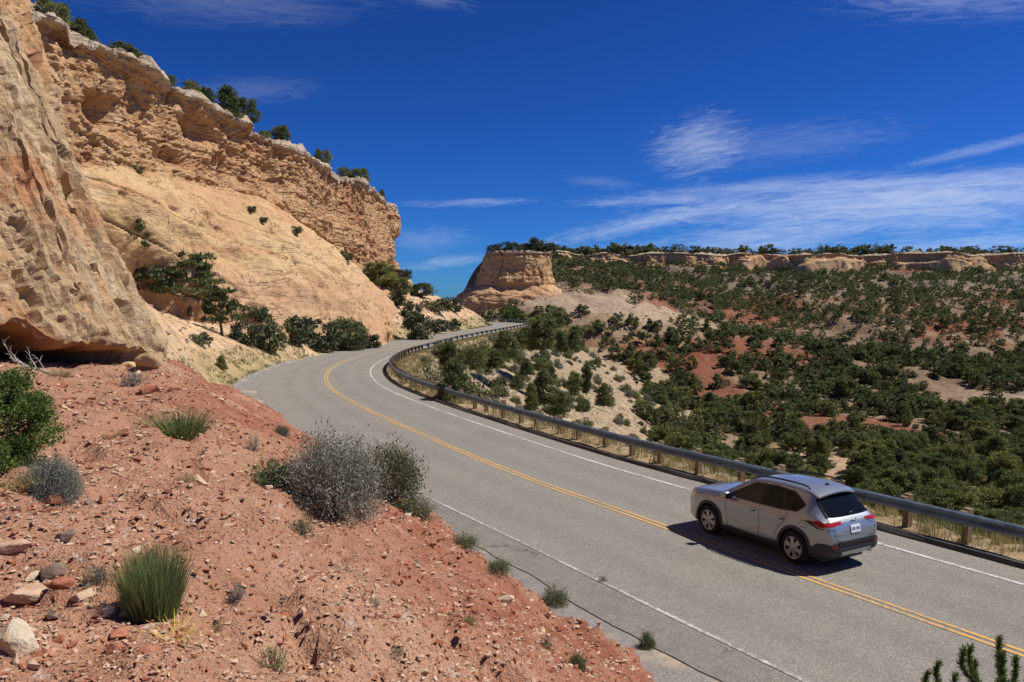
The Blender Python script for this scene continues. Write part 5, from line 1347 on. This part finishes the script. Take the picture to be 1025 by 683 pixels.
# stations: x, bottom, top(center), half width, shoulder z, half width at roof edge, roof edge z
STA = np.array([
 (3.63, .50, .74, .56, .66, .44, .71), (3.615, .40, .86, .64, .70, .50, .83), (3.57, .32, .95, .73, .80, .60, .92), (3.47, .26, 1.00, .82, .86, .70, .965), (3.25, .22, 1.045, .890, .92, .76, 1.01), (2.9, .20, 1.085, .917, .97, .79, 1.055),
(2.55, .20, 1.105, .920, .99, .80, 1.08), (2.35, .20, 1.13, .923, 1.02, .80, 1.10), (2.20, .20, 1.18, .924, 1.04, .785, 1.145), (1.90, .20, 1.37, .925, 1.055, .72, 1.30), (1.60, .20, 1.535, .926, 1.062, .672, 1.455),
 (1.35, .20, 1.615, .927, 1.068, .645, 1.535), (.95, .20, 1.660, .927, 1.075, .635, 1.585), (.4, .20, 1.672, .927, 1.085, .63, 1.597), (.0, .21, 1.655, .925, 1.10, .62, 1.58), (-.24, .22, 1.625, .918, 1.115, .605, 1.55), (-.36, .24, 1.53, .912, 1.125, .612, 1.46),
 (-.56, .27, 1.33, .90, 1.115, .645, 1.28), (-.72, .30, 1.175, .88, 1.05, .675, 1.14), (-.82, .33, 1.085, .855, .99, .69, 1.06), (-.88, .36, 1.02, .825, .93, .69, .995), (-.92, .38, .92, .78, .84, .67, .89), (-.945, .42, .78, .70, .72, .59, .76),  (-.95, .46, .70, .62, .66, .52, .69)])
STA = STA[::-1]
def car_section(x):
    k = np.clip(np.searchsorted(STA[:, 0], x) - 1, 0, len(STA) - 2); t = (x - STA[k, 0]) / (STA[k + 1, 0] - STA[k, 0]); a = STA[k] * (1 - t) + STA[k + 1] * t
    _, zb, zt, W, zs, wt, ze = a
    h = zs - zb
    pts = [(0, zb), (W - .22, zb), (W - .07, zb + .03), (W - .025, zb + .16 * h), (W - .012, zb + .34 * h), (W - .03, zb + .55 * h), (W - .004, zb + .78 * h), (W - .008, zb + .92 * h), (W - .04, zs), (W * .62 + wt * .38 - .025, zs * .62 + ze * .38), (W * .25 + wt * .75 - .01, zs * .25 + ze * .75), (wt, ze), (wt - .07, ze * .45 + zt * .55), (wt * .55, zt - .12 * (zt - ze)), (0, zt)]
    return np.array(pts)
def build_car():
    xs = np.unique(np.round(np.concatenate([np.linspace(-.95, -.15, 60), np.linspace(-.15, 3.2, 76), np.linspace(3.2, 3.63, 30)]), 4))
    rows = []
    for x in xs:
        p = car_section(x); q = catmull(np.c_[p, np.zeros(len(p))], 10)[:, :2]
        # fixed sample count per span
        out = []; PP = np.vstack([2 * p[0] - p[1], p, 2 * p[-1] - p[-2]])
        for i in range(len(p) - 1):
            p0, p1, p2, p3 = PP[i:i + 4]
            for t in np.linspace(0, 1, 4, endpoint=False):
                c_ = .5 * ((2 * p1) + (-p0 + p2) * t + (2 * p0 - 5 * p1 + 4 * p2 - p3) * t ** 2 + (-p0 + 3 * p1 - 3 * p2 + p3) * t ** 3); l_ = p1 + (p2 - p1) * t
                out.append(c_ * .6 + l_ * .4)
        out.append(p[-1]); rows.append(np.array(out))
    Rw = np.array(rows)                              # nx, m, (y,z)
    for _ in range(1):                               # relax along x a little
        Rw[2:-2] = (Rw[1:-3] + 2 * Rw[2:-2] + Rw[3:-1]) / 4
    nx, m = Rw.shape[:2]
    L = np.stack([np.broadcast_to(xs[:, None], (nx, m)), Rw[..., 0], Rw[..., 1]], -1)
    Rr = L[:, ::-1].copy(); Rr[..., 1] *= -1
    ring_ = np.concatenate([L, Rr[:, 1:-1]], 1); mm = ring_.shape[1]
    V = ring_.reshape(-1, 3); Q = []
    for i in range(nx - 1):
        for j in range(mm):
            k = (j + 1) % mm; Q.append([i * mm + j, (i + 1) * mm + j, (i + 1) * mm + k, i * mm + k])
    bm = bmesh.new(); vs = [bm.verts.new(v) for v in V]
    for q in Q: bm.faces.new([vs[a] for a in q])
    bm.faces.new([vs[j] for j in range(mm)]); bm.faces.new([vs[(nx - 1) * mm + j] for j in range(mm)][::-1])
    bmesh.ops.recalc_face_normals(bm, faces=bm.faces[:])
    bv = BVHTree.FromBMesh(bm)
    me = bpy.data.meshes.new('car_body'); bm.to_mesh(me); bm.free()
    return me, bv

def build_suv():
    me, bv = build_car(); WB = 2.69; ZW = .365; RW = .405
    root = empty('car', (0, 0, 0)); tag(root, 'silver SUV driving away on the far lane beside the guardrail', 'car')
    # wheel housings
    cut = MB()
    for x in (0, WB):
        for s in (-1, 1): cut.lathe([(.0, s * .60), (RW, s * .60), (RW, s * 1.2), (.0, s * 1.2)][::s], 40, 'y', (x, 0, ZW))
    bmc = bmesh.new(); cme = cut.mesh('cutter', M['black']); bmc.from_mesh(cme); bmesh.ops.remove_doubles(bmc, verts=bmc.verts[:], dist=1e-5); bmesh.ops.recalc_face_normals(bmc, faces=bmc.faces[:]); bmc.to_mesh(cme); bmc.free()
    bo = bpy.data.objects.new('tmp_body', me); co_ = bpy.data.objects.new('tmp_cut', cme); COL.objects.link(bo); COL.objects.link(co_)
    md = bo.modifiers.new('b', 'BOOLEAN'); md.operation = 'DIFFERENCE'; md.object = co_; md.solver = 'EXACT'
    dg = bpy.context.evaluated_depsgraph_get(); bme = bpy.data.meshes.new_from_object(bo.evaluated_get(dg))
    bpy.data.objects.remove(bo); bpy.data.objects.remove(co_)
    bme.materials.clear(); bme.materials.append(M['paint']); bme.materials.append(M['black'])
    mi = np.zeros(len(bme.polygons), np.int32)
    for p in bme.polygons:
        c = p.center
        for x in (0, WB):
            if abs(math.hypot(c.x - x, c.z - ZW)) < RW + .004 and abs(c.y) > .58 and abs(c.y) < .93 and (abs(math.hypot(c.x - x, c.z - ZW) - RW) < .02 or abs(abs(c.y) - .60) < .02): mi[p.index] = 1
        if c.z < .26 and abs(p.normal.z) > .5: mi[p.index] = 1
    bme.polygons.foreach_set('material_index', mi); bme.polygons.foreach_set('use_smooth', np.ones(len(mi), bool)); bme.update()
    bme.set_sharp_from_angle(angle=math.radians(38))
    body = add('body', bme, root)

    DIR = {'L': (Vector((0, -1, 0)), lambda u, v: Vector((u, 3, v))), 'R': (Vector((0, 1, 0)), lambda u, v: Vector((u, -3, v))), 'B': (Vector((1, 0, 0)), lambda u, v: Vector((-4, u, v))), 'F': (Vector((-1, 0, 0)), lambda u, v: Vector((6, u, v))), 'T': (Vector((0, 0, -1)), lambda u, v: Vector((u, v, 4)))}
    def project(side, u, v, off):
        d, f = DIR[side]; o = f(u, v); h = bv.ray_cast(o, d)
        if h[0] is None: h = bv.find_nearest(o + d * 2.15)
        n = h[1] if h[1].dot(d) < 0 else -h[1]
        return h[0] + n * off
    def patch(polys, off=.006, th=.012, step=.06):
        """polys: list of (side, polygon) -> closed thin shells following the body"""
        bm = bmesh.new()
        for side, poly in polys:
            b2 = bmesh.new(); b2.faces.new([b2.verts.new((p[0], p[1], 0)) for p in poly])
            P = np.array(poly); lo, hi = P.min(0), P.max(0)
            for ax in (0, 1):
                nrm = (1, 0, 0) if ax == 0 else (0, 1, 0); n = int((hi[ax] - lo[ax]) / step)
                for k in range(1, n + 1):
                    c = lo[ax] + (hi[ax] - lo[ax]) * k / (n + 1); co3 = (c, 0, 0) if ax == 0 else (0, c, 0)
                    bmesh.ops.bisect_plane(b2, geom=b2.verts[:] + b2.edges[:] + b2.faces[:], plane_co=co3, plane_no=nrm)
            bmesh.ops.triangulate(b2, faces=[f for f in b2.faces if len(f.verts) > 4])
            b2.verts.index_update(); uv = [(v.co.x, v.co.y) for v in b2.verts]; F = [[v.index for v in f.verts] for f in b2.faces]; E_ = [[v.index for v in e.verts] for e in b2.edges if len(e.link_faces) == 1]; b2.free()
            a = [bm.verts.new(project(side, u, v, off)) for u, v in uv]; b = [bm.verts.new(project(side, u, v, off - th)) for u, v in uv]
            for f in F:
                bm.faces.new([a[i] for i in f]); bm.faces.new([b[i] for i in f][::-1])
            for i, j in E_:
                try: bm.faces.new([a[i], a[j], b[j], b[i]])
                except ValueError: pass
        bmesh.ops.recalc_face_normals(bm, faces=bm.faces[:])
        me = bpy.data.meshes.new('patch'); bm.to_mesh(me); bm.free(); me.polygons.foreach_set('use_smooth', np.ones(len(me.polygons), bool)); me.set_sharp_from_angle(angle=math.radians(40)); return me
    def part(name, polys, mat, off=.006, th=.012, parent=root, step=.06):
        me = patch(polys, off, th, step); me.materials.append(M[mat]); me.name = name; return add(name, me, parent)
    def strip(side, pts, w=.010):
        pts = catmull([(p[0], p[1], 0) for p in pts], .06)[:, :2] if len(pts) > 2 else np.array(pts, float)
        T = np.gradient(pts, axis=0); T /= np.linalg.norm(T, axis=1)[:, None]; Nn = np.stack([-T[:, 1], T[:, 0]], -1) * w / 2
        return (side, [tuple(p) for p in pts + Nn] + [tuple(p) for p in (pts - Nn)[::-1]])
    for S in 'LR':
        # one dark daylight opening, panes inside it
        part('window_surround', [(S, [(2.100, 1.085), (1.900, 1.20), (1.420, 1.475), (1.300, 1.515), (0.700, 1.555), (0.180, 1.53), (0.070, 1.485), (-0.220, 1.315), (-0.200, 1.26), (-0.040, 1.14), (0.400, 1.10), (1.300, 1.082)])], 'black', .004, .014)
        part('window', [(S, [(1.820, 1.115), (1.760, 1.21), (1.360, 1.455), (1.260, 1.49), (1.065, 1.505), (1.030, 1.112)])], 'glass_light', .009, .012)
        part('window', [(S, [(0.955, 1.112), (0.985, 1.51), (0.700, 1.528), (0.460, 1.522), (0.380, 1.128)])], 'glass', .009, .012)
        part('window', [(S, [(0.325, 1.130), (0.400, 1.515), (0.200, 1.502), (0.080, 1.45), (-0.165, 1.302), (-0.150, 1.265), (-0.020, 1.155)])], 'glass', .009, .012)
        part('door_seam', [strip(S, [(2.06, 1.08), (2.10, .9), (2.10, .62), (2.02, .36)]), strip(S, [(1.02, 1.08), (1.03, .8), (1.03, .36)]), strip(S, [(.22, 1.11), (.19, .98), (.34, .82), (.50, .66), (.54, .52), (.54, .36)]), strip(S, [(2.02, .36), (.54, .36)])], 'seam', .0025, .01)
        part('side_cladding', [(S, [(2.24, .21), (2.24, .34), (2.0, .385), (1.2, .36), (.5, .385), (.45, .34), (.45, .21)])], 'plastic', .018, .04)
        for x0 in (0, WB):
            th = np.linspace(-.35, PI + .35, 30); outer = [(x0 + .475 * math.cos(t), ZW + .475 * math.sin(t)) for t in th]; inner = [(x0 + .407 * math.cos(t), ZW + .407 * math.sin(t)) for t in th[::-1]]
            # quads along the ring keep the arch clean
            polys = []
            for k in range(len(th) - 1): polys.append((S, [outer[k], outer[k + 1], inner[len(th) - 2 - k], inner[len(th) - 1 - k]]))
            part('wheel_arch', polys, 'plastic', .016, .045, step=.2)
        for x0 in (1.22, .36):
            h = part('door_handle', [(S, [(x0 - .10, .935), (x0 + .10, .925), (x0 + .10, .965), (x0 - .10, .975)])], 'paint', .028, .02)
            part('handle_recess', [(S, [(x0 - .085, .90), (x0 + .06, .895), (x0 + .06, .93), (x0 - .085, .94)])], 'seam', .003, .008, h)
        part('side_crease', [(S, [(1.95, .56), (1.4, .50), (1.06, .51), (1.06, .53), (1.4, .52), (1.95, .575)])], 'paint', .012, .02)
        sg = 1 if S == 'L' else -1
        part('fuel_flap', [strip(S, [(-.34, 1.0), (-.19, 1.0), (-.19, .87), (-.34, .87), (-.342, .99)], .007)], 'seam', .0025, .008) if S == 'L' else None
        mb = MB(); bm = bmesh.new(); bmesh.ops.create_uvsphere(bm, u_segments=20, v_segments=12, radius=1)
        V = np.array([v.co[:] for v in bm.verts]); bm.verts.index_update(); 
        T = [[v.index for v in f.verts] for f in bm.faces]; bm.free()
        V = np.sign(V) * np.abs(V) ** .75; V = V * np.array([.075, .115, .085]); V[:, 0] *= 1 + .5 * (V[:, 0] > 0)
        mb.raw(V + np.array([1.98, sg * 1.015, 1.12]), [t for t in T if len(t) == 3], [t for t in T if len(t) == 4]); mir = mb.obj('mirror', M['paint'], root)
        mb = MB(); mb.box((1.965, sg * .925, 1.06), (.09, .12, .05)); mb.obj('mirror_arm', M['black'], mir)
        mb = MB(); mb.box((1.905, sg * 1.02, 1.12), (.012, .17, .115)); mb.obj('mirror_glass', M['glass'], mir)
        # lamps
        part('taillight', [(S, [(-.46, 1.035), (-.62, 1.075), (-.72, 1.05), (-.78, 1.0), (-.78, .955), (-.68, .945)])], 'redlens', .012, .03)
        tl = part('taillight', [('B', [(sg * .85, .965), (sg * .845, 1.035), (sg * .62, 1.055), (sg * .40, 1.05), (sg * .42, 1.005), (sg * .64, .985)])], 'redlens', .012, .03)
        part('lamp_trim', [('B', [(sg * .84, .925), (sg * .84, .958), (sg * .66, .976), (sg * .48, .985), (sg * .60, .93)])], 'rimm', .010, .02, tl)
        part('lamp_surround', [(S, [(-.30, 1.015), (-.46, 1.05), (-.48, 1.02), (-.66, .93), (-.79, .93), (-.79, .915), (-.64, .905)])], 'black', .008, .02)
        part('headlight', [(S, [(3.50, .80), (3.20, .93), (3.06, .96), (3.16, .88), (3.46, .74)]), ('F', [(sg * .70, .74), (sg * .70, .84), (sg * .48, .84), (sg * .46, .78)])], 'lens', .008, .02)
        part('reflector', [('B', [(sg * .78, .545), (sg * .78, .575), (sg * .60, .565), (sg * .60, .54)])], 'redlens', .034, .02)
        pts = catmull([(1.40, sg * .60, 1.585), (1.32, sg * .61, 1.635), (.95, sg * .60, 1.685), (.3, sg * .595, 1.697), (-.08, sg * .585, 1.675), (-.18, sg * .58, 1.625)], .08)
        mb = MB(); mb.tube(pts, .019, 8); mb.obj('roof_rail', M['black'], root)
        # wheel
        for x0 in (0, WB):
            yo = sg * .80; tyre = MB(); h = .115
            tyre.lathe([(.235, -h), (.30, -h - .004), (.345, -h + .012), (.362, -h + .04), (.366, 0), (.362, h - .04), (.345, h - .012), (.30, h + .004), (.235, h), (.225, 0)], 48, 'y', (0, 0, 0), True)
            w = empty('wheel', (x0, yo, ZW)); w.parent = root
            tyre.obj('tyre', M['rubber'], w)
            rm = MB(); rm.lathe([(.240, sg * .112), (.248, sg * .118), (.238, sg * .124), (.224, sg * .105), (.215, sg * .03), (.0, sg * .02)][::1], 48)
            rm.obj('rim_barrel', M['black'], w)
            rr = MB(); rr.lathe([(.246, sg * .118), (.240, sg * .128), (.222, sg * .122), (.220, sg * .108)], 48)
            for k in range(6):
                a = k * PI / 3 + .3; ca, sa = math.cos(a), math.sin(a)
                q = [(.03, -.035), (.09, -.042), (.15, -.05), (.226, -.068), (.226, .068), (.15, .05), (.09, .042), (.03, .035)]
                yv = [.118, .116, .110, .112, .112, .110, .116, .118]
                Vf = [(u * ca - v * sa, sg * y_, u * sa + v * ca) for (u, v), y_ in zip(q, yv)]; Vb = [(p[0], p[1] - sg * .03, p[2]) for p in Vf]
                quads = [[0, 1, 6, 7], [1, 2, 5, 6], [2, 3, 4, 5]]; quads += [[a_, b_, b_ + 8, a_ + 8] for a_, b_ in zip(range(8), list(range(1, 8)) + [0])]
                rr.raw(Vf + Vb, quads=quads)
            rr.lathe([(.0, sg * .128), (.04, sg * .127), (.055, sg * .118), (.055, sg * .09)], 24)
            rr.obj('rim', M['rimm'], w, False)
    part('windshield', [('F', [(-.72, 1.185), (.72, 1.185), (.64, 1.42), (.585, 1.555), (-.585, 1.555), (-.64, 1.42)])], 'glass_light', .006, .012)
    part('rear_window', [('B', [(-.655, 1.13), (-.3, 1.12), (.3, 1.12), (.655, 1.13), (.60, 1.33), (.565, 1.50), (-.565, 1.50), (-.60, 1.33)])], 'glass', .008, .012)
    for sg in (-1, 1): part('rear_pillar_trim', [('B', [(sg * .665, 1.125), (sg * .715, 1.12), (sg * .64, 1.40), (sg * .60, 1.50), (sg * .575, 1.50), (sg * .61, 1.33)])], 'black', .008, .014)
    # spoiler over the tailgate
    sp_ = []; n = 13
    for f in np.linspace(-1, 1, n):
        y = .60 * f; x1 = -.50 + .05 * abs(f) ** 2.2; zt_ = 1.635 - .075 * f * f
        sp_.append([(-.12, y, zt_ + .022), (-.28, y, zt_ + .010), (x1, y, zt_ - .055), (x1, y, zt_ - .085), (-.28, y, zt_ - .10), (-.12, y, zt_ - .03)])
    sp_ = np.array(sp_); mb = MB(); Q = []
    for i in range(n - 1):
        for j in range(6): k = (j + 1) % 6; Q.append([i * 6 + j, i * 6 + k, (i + 1) * 6 + k, (i + 1) * 6 + j])
    mb.raw(sp_.reshape(-1, 3), quads=Q); Vn = mb.n
    mb.raw(sp_[0], quads=[[0, 1, 4, 5], [1, 2, 3, 4]]); mb.raw(sp_[-1], quads=[[5, 4, 1, 0], [4, 3, 2, 1]])
    sm = mb.mesh('spoiler', M['paint'], True); sm.set_sharp_from_angle(angle=math.radians(35)); add('spoiler', sm, root)
    # tailgate and bumper
    part('tailgate_seam', [strip('B', [(-.66, 1.06), (-.69, .90), (-.66, .74), (-.50, .665), (0, .655), (.50, .665), (.66, .74), (.69, .90), (.66, 1.06)], .010)], 'seam', .0025, .01)
    part('rear_bumper', [('B', [(-.86, .36), (-.87, .56), (-.70, .62), (-.62, .66), (.62, .66), (.70, .62), (.87, .56), (.86, .36), (.5, .345), (-.5, .345)])], 'plastic', .030, .05)
    for S in 'LR': part('bumper_corner', [(S, [(-.46, .24), (-.44, .38), (-.47, .50), (-.62, .60), (-.80, .62), (-.90, .60), (-.90, .38), (-.60, .26)])], 'plastic', .022, .04)
    part('bumper_step', [('B', [(-.60, .585), (.60, .585), (.58, .655), (-.58, .655)])], 'black', .046, .02)
    part('skid_plate', [('B', [(-.46, .36), (.46, .36), (.50, .44), (-.50, .44)])], 'paint', .040, .02)
    pl = part('licence_plate', [('B', [(-.155, .80), (.155, .80), (.155, .955), (-.155, .955)])], 'plate', .022, .014)
    mb = MB()
    def text(body, size, loc, mat, name, parent):
        cu = bpy.data.curves.new('t', 'FONT'); cu.body = body; cu.size = size; cu.extrude = .003; cu.align_x = 'CENTER'
        to = bpy.data.objects.new('t', cu); COL.objects.link(to); dg = bpy.context.evaluated_depsgraph_get(); tm = bpy.data.meshes.new_from_object(to.evaluated_get(dg)); bpy.data.objects.remove(to)
        tm.materials.clear(); tm.materials.append(M[mat]); o = add(name, tm, parent); o.rotation_euler = (PI / 2, 0, -PI / 2); o.location = loc; return o
    q = project('B', 0, .88, .026); part('plate_lettering', [('B', [(y, .845), (y + .026, .845), (y + .026, .905), (y, .905)]) for y in (-.12, -.082, -.044, .02, .058, .096)], 'ink', .0245, .004, pl)
    q = project('B', .50, .80, .006); text('RAV4', .075, (q.x - .004, .52, .80), 'chrome', 'badge', root)
    # oval emblem
    em = MB(); q = project('B', 0, 1.035, .012)
    for (a, b, c) in ((.075, .052, 0), (.028, .050, 0), (.050, .018, .018)):
        th = np.linspace(0, 2 * PI, 28); em.tube([(q.x - .006, a * math.cos(t), q.z + c + b * math.sin(t)) for t in th], .0055, 5, cap=False)
    em.obj('emblem', M['chrome'], root)
    wq = [project('B', .10, 1.135, .02), project('B', -.12, 1.165, .02), project('B', -.34, 1.195, .022)]
    mb = MB(); mb.tube(wq, [.014, .011, .007], 6); mb.obj('wiper', M['black'], root)
    fq = project('T', -.12, 0, 0.0); mb = MB()
    mb.raw([(.06, -.028, 0), (.06, .028, 0), (-.09, -.034, 0), (-.09, .034, 0), (-.075, -.004, .062), (-.075, .004, .062), (-.02, -.006, .042), (-.02, .006, .042)], quads=[[0, 1, 7, 6], [6, 7, 5, 4], [2, 4, 5, 3], [0, 6, 4, 2], [1, 3, 5, 7]])
    a = mb.obj('antenna', M['black'], root, False); a.location = fq
    mb = MB(); mb.tube([(-.86, -.52, .33), (-.955, -.53, .325)], [.032, .034], 12); mb.obj('exhaust_pipe', M['chrome'], root)
    mb = MB(); mb.box((1.35, 0, .20), (4.0, 1.3, .10)); mb.obj('underbody', M['black'], root)
    return root
car = build_suv()
car.scale = (.985, .99, 1.045)
car.location = (7.094, 18.157, .012); car.rotation_euler = (0, 0, 2.099)

# ------------------------------------------------------------------ sky, sun, camera
SUN_AZ, SUN_EL = math.radians(83), math.radians(54)
def make_world():
    w = bpy.data.worlds.new('World'); SC.world = w; w.use_nodes = True
    t = w.node_tree; g = G(t); bg = g.nodes['Background']
    sky = g.n('ShaderNodeTexSky', sky_type='NISHITA', sun_disc=False, sun_elevation=SUN_EL, sun_rotation=SUN_AZ, altitude=2200.0, air_density=1.0, dust_density=.9, ozone_density=3.0)
    d = g.n('ShaderNodeTexCoord').outputs['Generated']
    sep = g.n('ShaderNodeSeparateXYZ', {0: d})
    x, y, z = sep.outputs
    hor = g.m('SQRT', g.m('ADD', g.m('MULTIPLY', x, x), g.m('MULTIPLY', y, y)))
    az = g.m('ARCTAN2', x, y); el = g.m('ARCTAN2', z, hor)
    def stroke(px, py, L, Wd, ang, st, seed, fib=7.0, lo=.38, hi=.72, feather=1.0):
        a0 = math.atan((px - 512) / FPX); e0 = (301 - py) / FPX * math.cos(a0); ca, sa = math.cos(ang), math.sin(ang)
        L /= FPX; Wd /= FPX
        du = g.m('SUBTRACT', az, a0); dv = g.m('SUBTRACT', el, e0)
        u = g.m('ADD', g.m('MULTIPLY', du, ca / L), g.m('MULTIPLY', dv, sa / L))
        v = g.m('ADD', g.m('MULTIPLY', du, -sa / Wd), g.m('MULTIPLY', dv, ca / Wd))
        c = g.n('ShaderNodeCombineXYZ', {0: g.m('MULTIPLY', u, L * fib), 1: g.m('MULTIPLY', v, Wd * fib * 6), 2: seed * 3.7}).outputs[0]
        n = g.noise(c, 3.0, 9, .68, 1.2)
        r2 = g.m('ADD', g.m('MULTIPLY', u, u), g.m('MULTIPLY', v, v))
        e = g.m('POWER', 2.718, g.m('MULTIPLY', r2, -1.0))
        q = g.m('ADD', g.m('MULTIPLY', e, .55), g.m('MULTIPLY', g.m('SUBTRACT', n, .5), 1.1))
        q = g.m('MULTIPLY', g.ramp(q, .05, .75), g.ramp(e, .02, .35))
        return g.m('MULTIPLY', q, st * .68)
    S = [(697, 150, 44, 28, .15, .50, 1, 9), (790, 146, 95, 18, .05, .16, 2, 8), (655, 202, 75, 5, .02, .45, 3, 8), (830, 203, 170, 16, .05, .55, 4, 6), (940, 206, 140, 26, .03, .60, 5, 6),
         (650, 222, 120, 9, .20, .50, 6, 7), (765, 238, 95, 20, .10, .55, 7, 7), (965, 244, 100, 8, .02, .50, 8, 7), (985, 150, 70, 5, .17, .35, 9, 8), (470, 204, 62, 4, .03, .38, 10, 8),
         (450, 262, 45, 6, .12, .35, 11, 8), (430, 240, 45, 12, .05, .22, 12, 8), (980, 8, 120, 20, -.12, .32, 13, 7), (415, 12, 55, 9, -.15, .22, 14, 7), (235, 18, 120, 20, .05, .16, 15, 6),
         (255, 97, 55, 12, .1, .14, 16, 7), (620, 250, 60, 7, .08, .3, 17, 8), (880, 185, 190, 6, .0, .42, 18, 6), (735, 190, 120, 7, .06, .30, 20, 7), (600, 184, 35, 6, -.1, .16, 19, 8)]
    cl = None
    for s in S:
        q = stroke(*s[:7], fib=s[7]); cl = q if cl is None else g.m('SUBTRACT', g.m('ADD', cl, q), g.m('MULTIPLY', cl, q))
    col = g.n('ShaderNodeGamma', {0: g.mix(1.0, sky.outputs[0], (.150, .335, .590), 'MULTIPLY'), 1: 1.34}).outputs[0]
    col = g.mix(cl, col, (7.4, 8.2, 9.6))
    g.set(bg.inputs['Color'], col); bg.inputs['Strength'].default_value = .085
make_world()
sun = bpy.data.lights.new('sun', 'SUN'); sun.energy = 4.8; sun.angle = math.radians(.53); sun.color = (1.0, .955, .88)
so = bpy.data.objects.new('sun', sun); COL.objects.link(so)
sd = Vector((math.sin(SUN_AZ) * math.cos(SUN_EL), math.cos(SUN_AZ) * math.cos(SUN_EL), math.sin(SUN_EL)))
so.rotation_euler = sd.to_track_quat('Z', 'Y').to_euler(); so.location = (30, 10, 60)
cam = bpy.data.cameras.new('camera'); cam.sensor_width = 36; cam.lens = FPX / 1025 * 36; cam.clip_end = 20000; cam.clip_start = .05
co = bpy.data.objects.new('camera', cam); COL.objects.link(co)
co.location = (0, 0, CAM_H); co.rotation_euler = (PI / 2 - PITCH, 0, 0); SC.camera = co
SC.view_settings.view_transform = 'Standard'; SC.view_settings.look = 'None'; SC.view_settings.exposure = 0.22; SC.view_settings.gamma = 1.0
SC.cycles.max_bounces = 6; SC.cycles.diffuse_bounces = 3; SC.cycles.transparent_max_bounces = 8
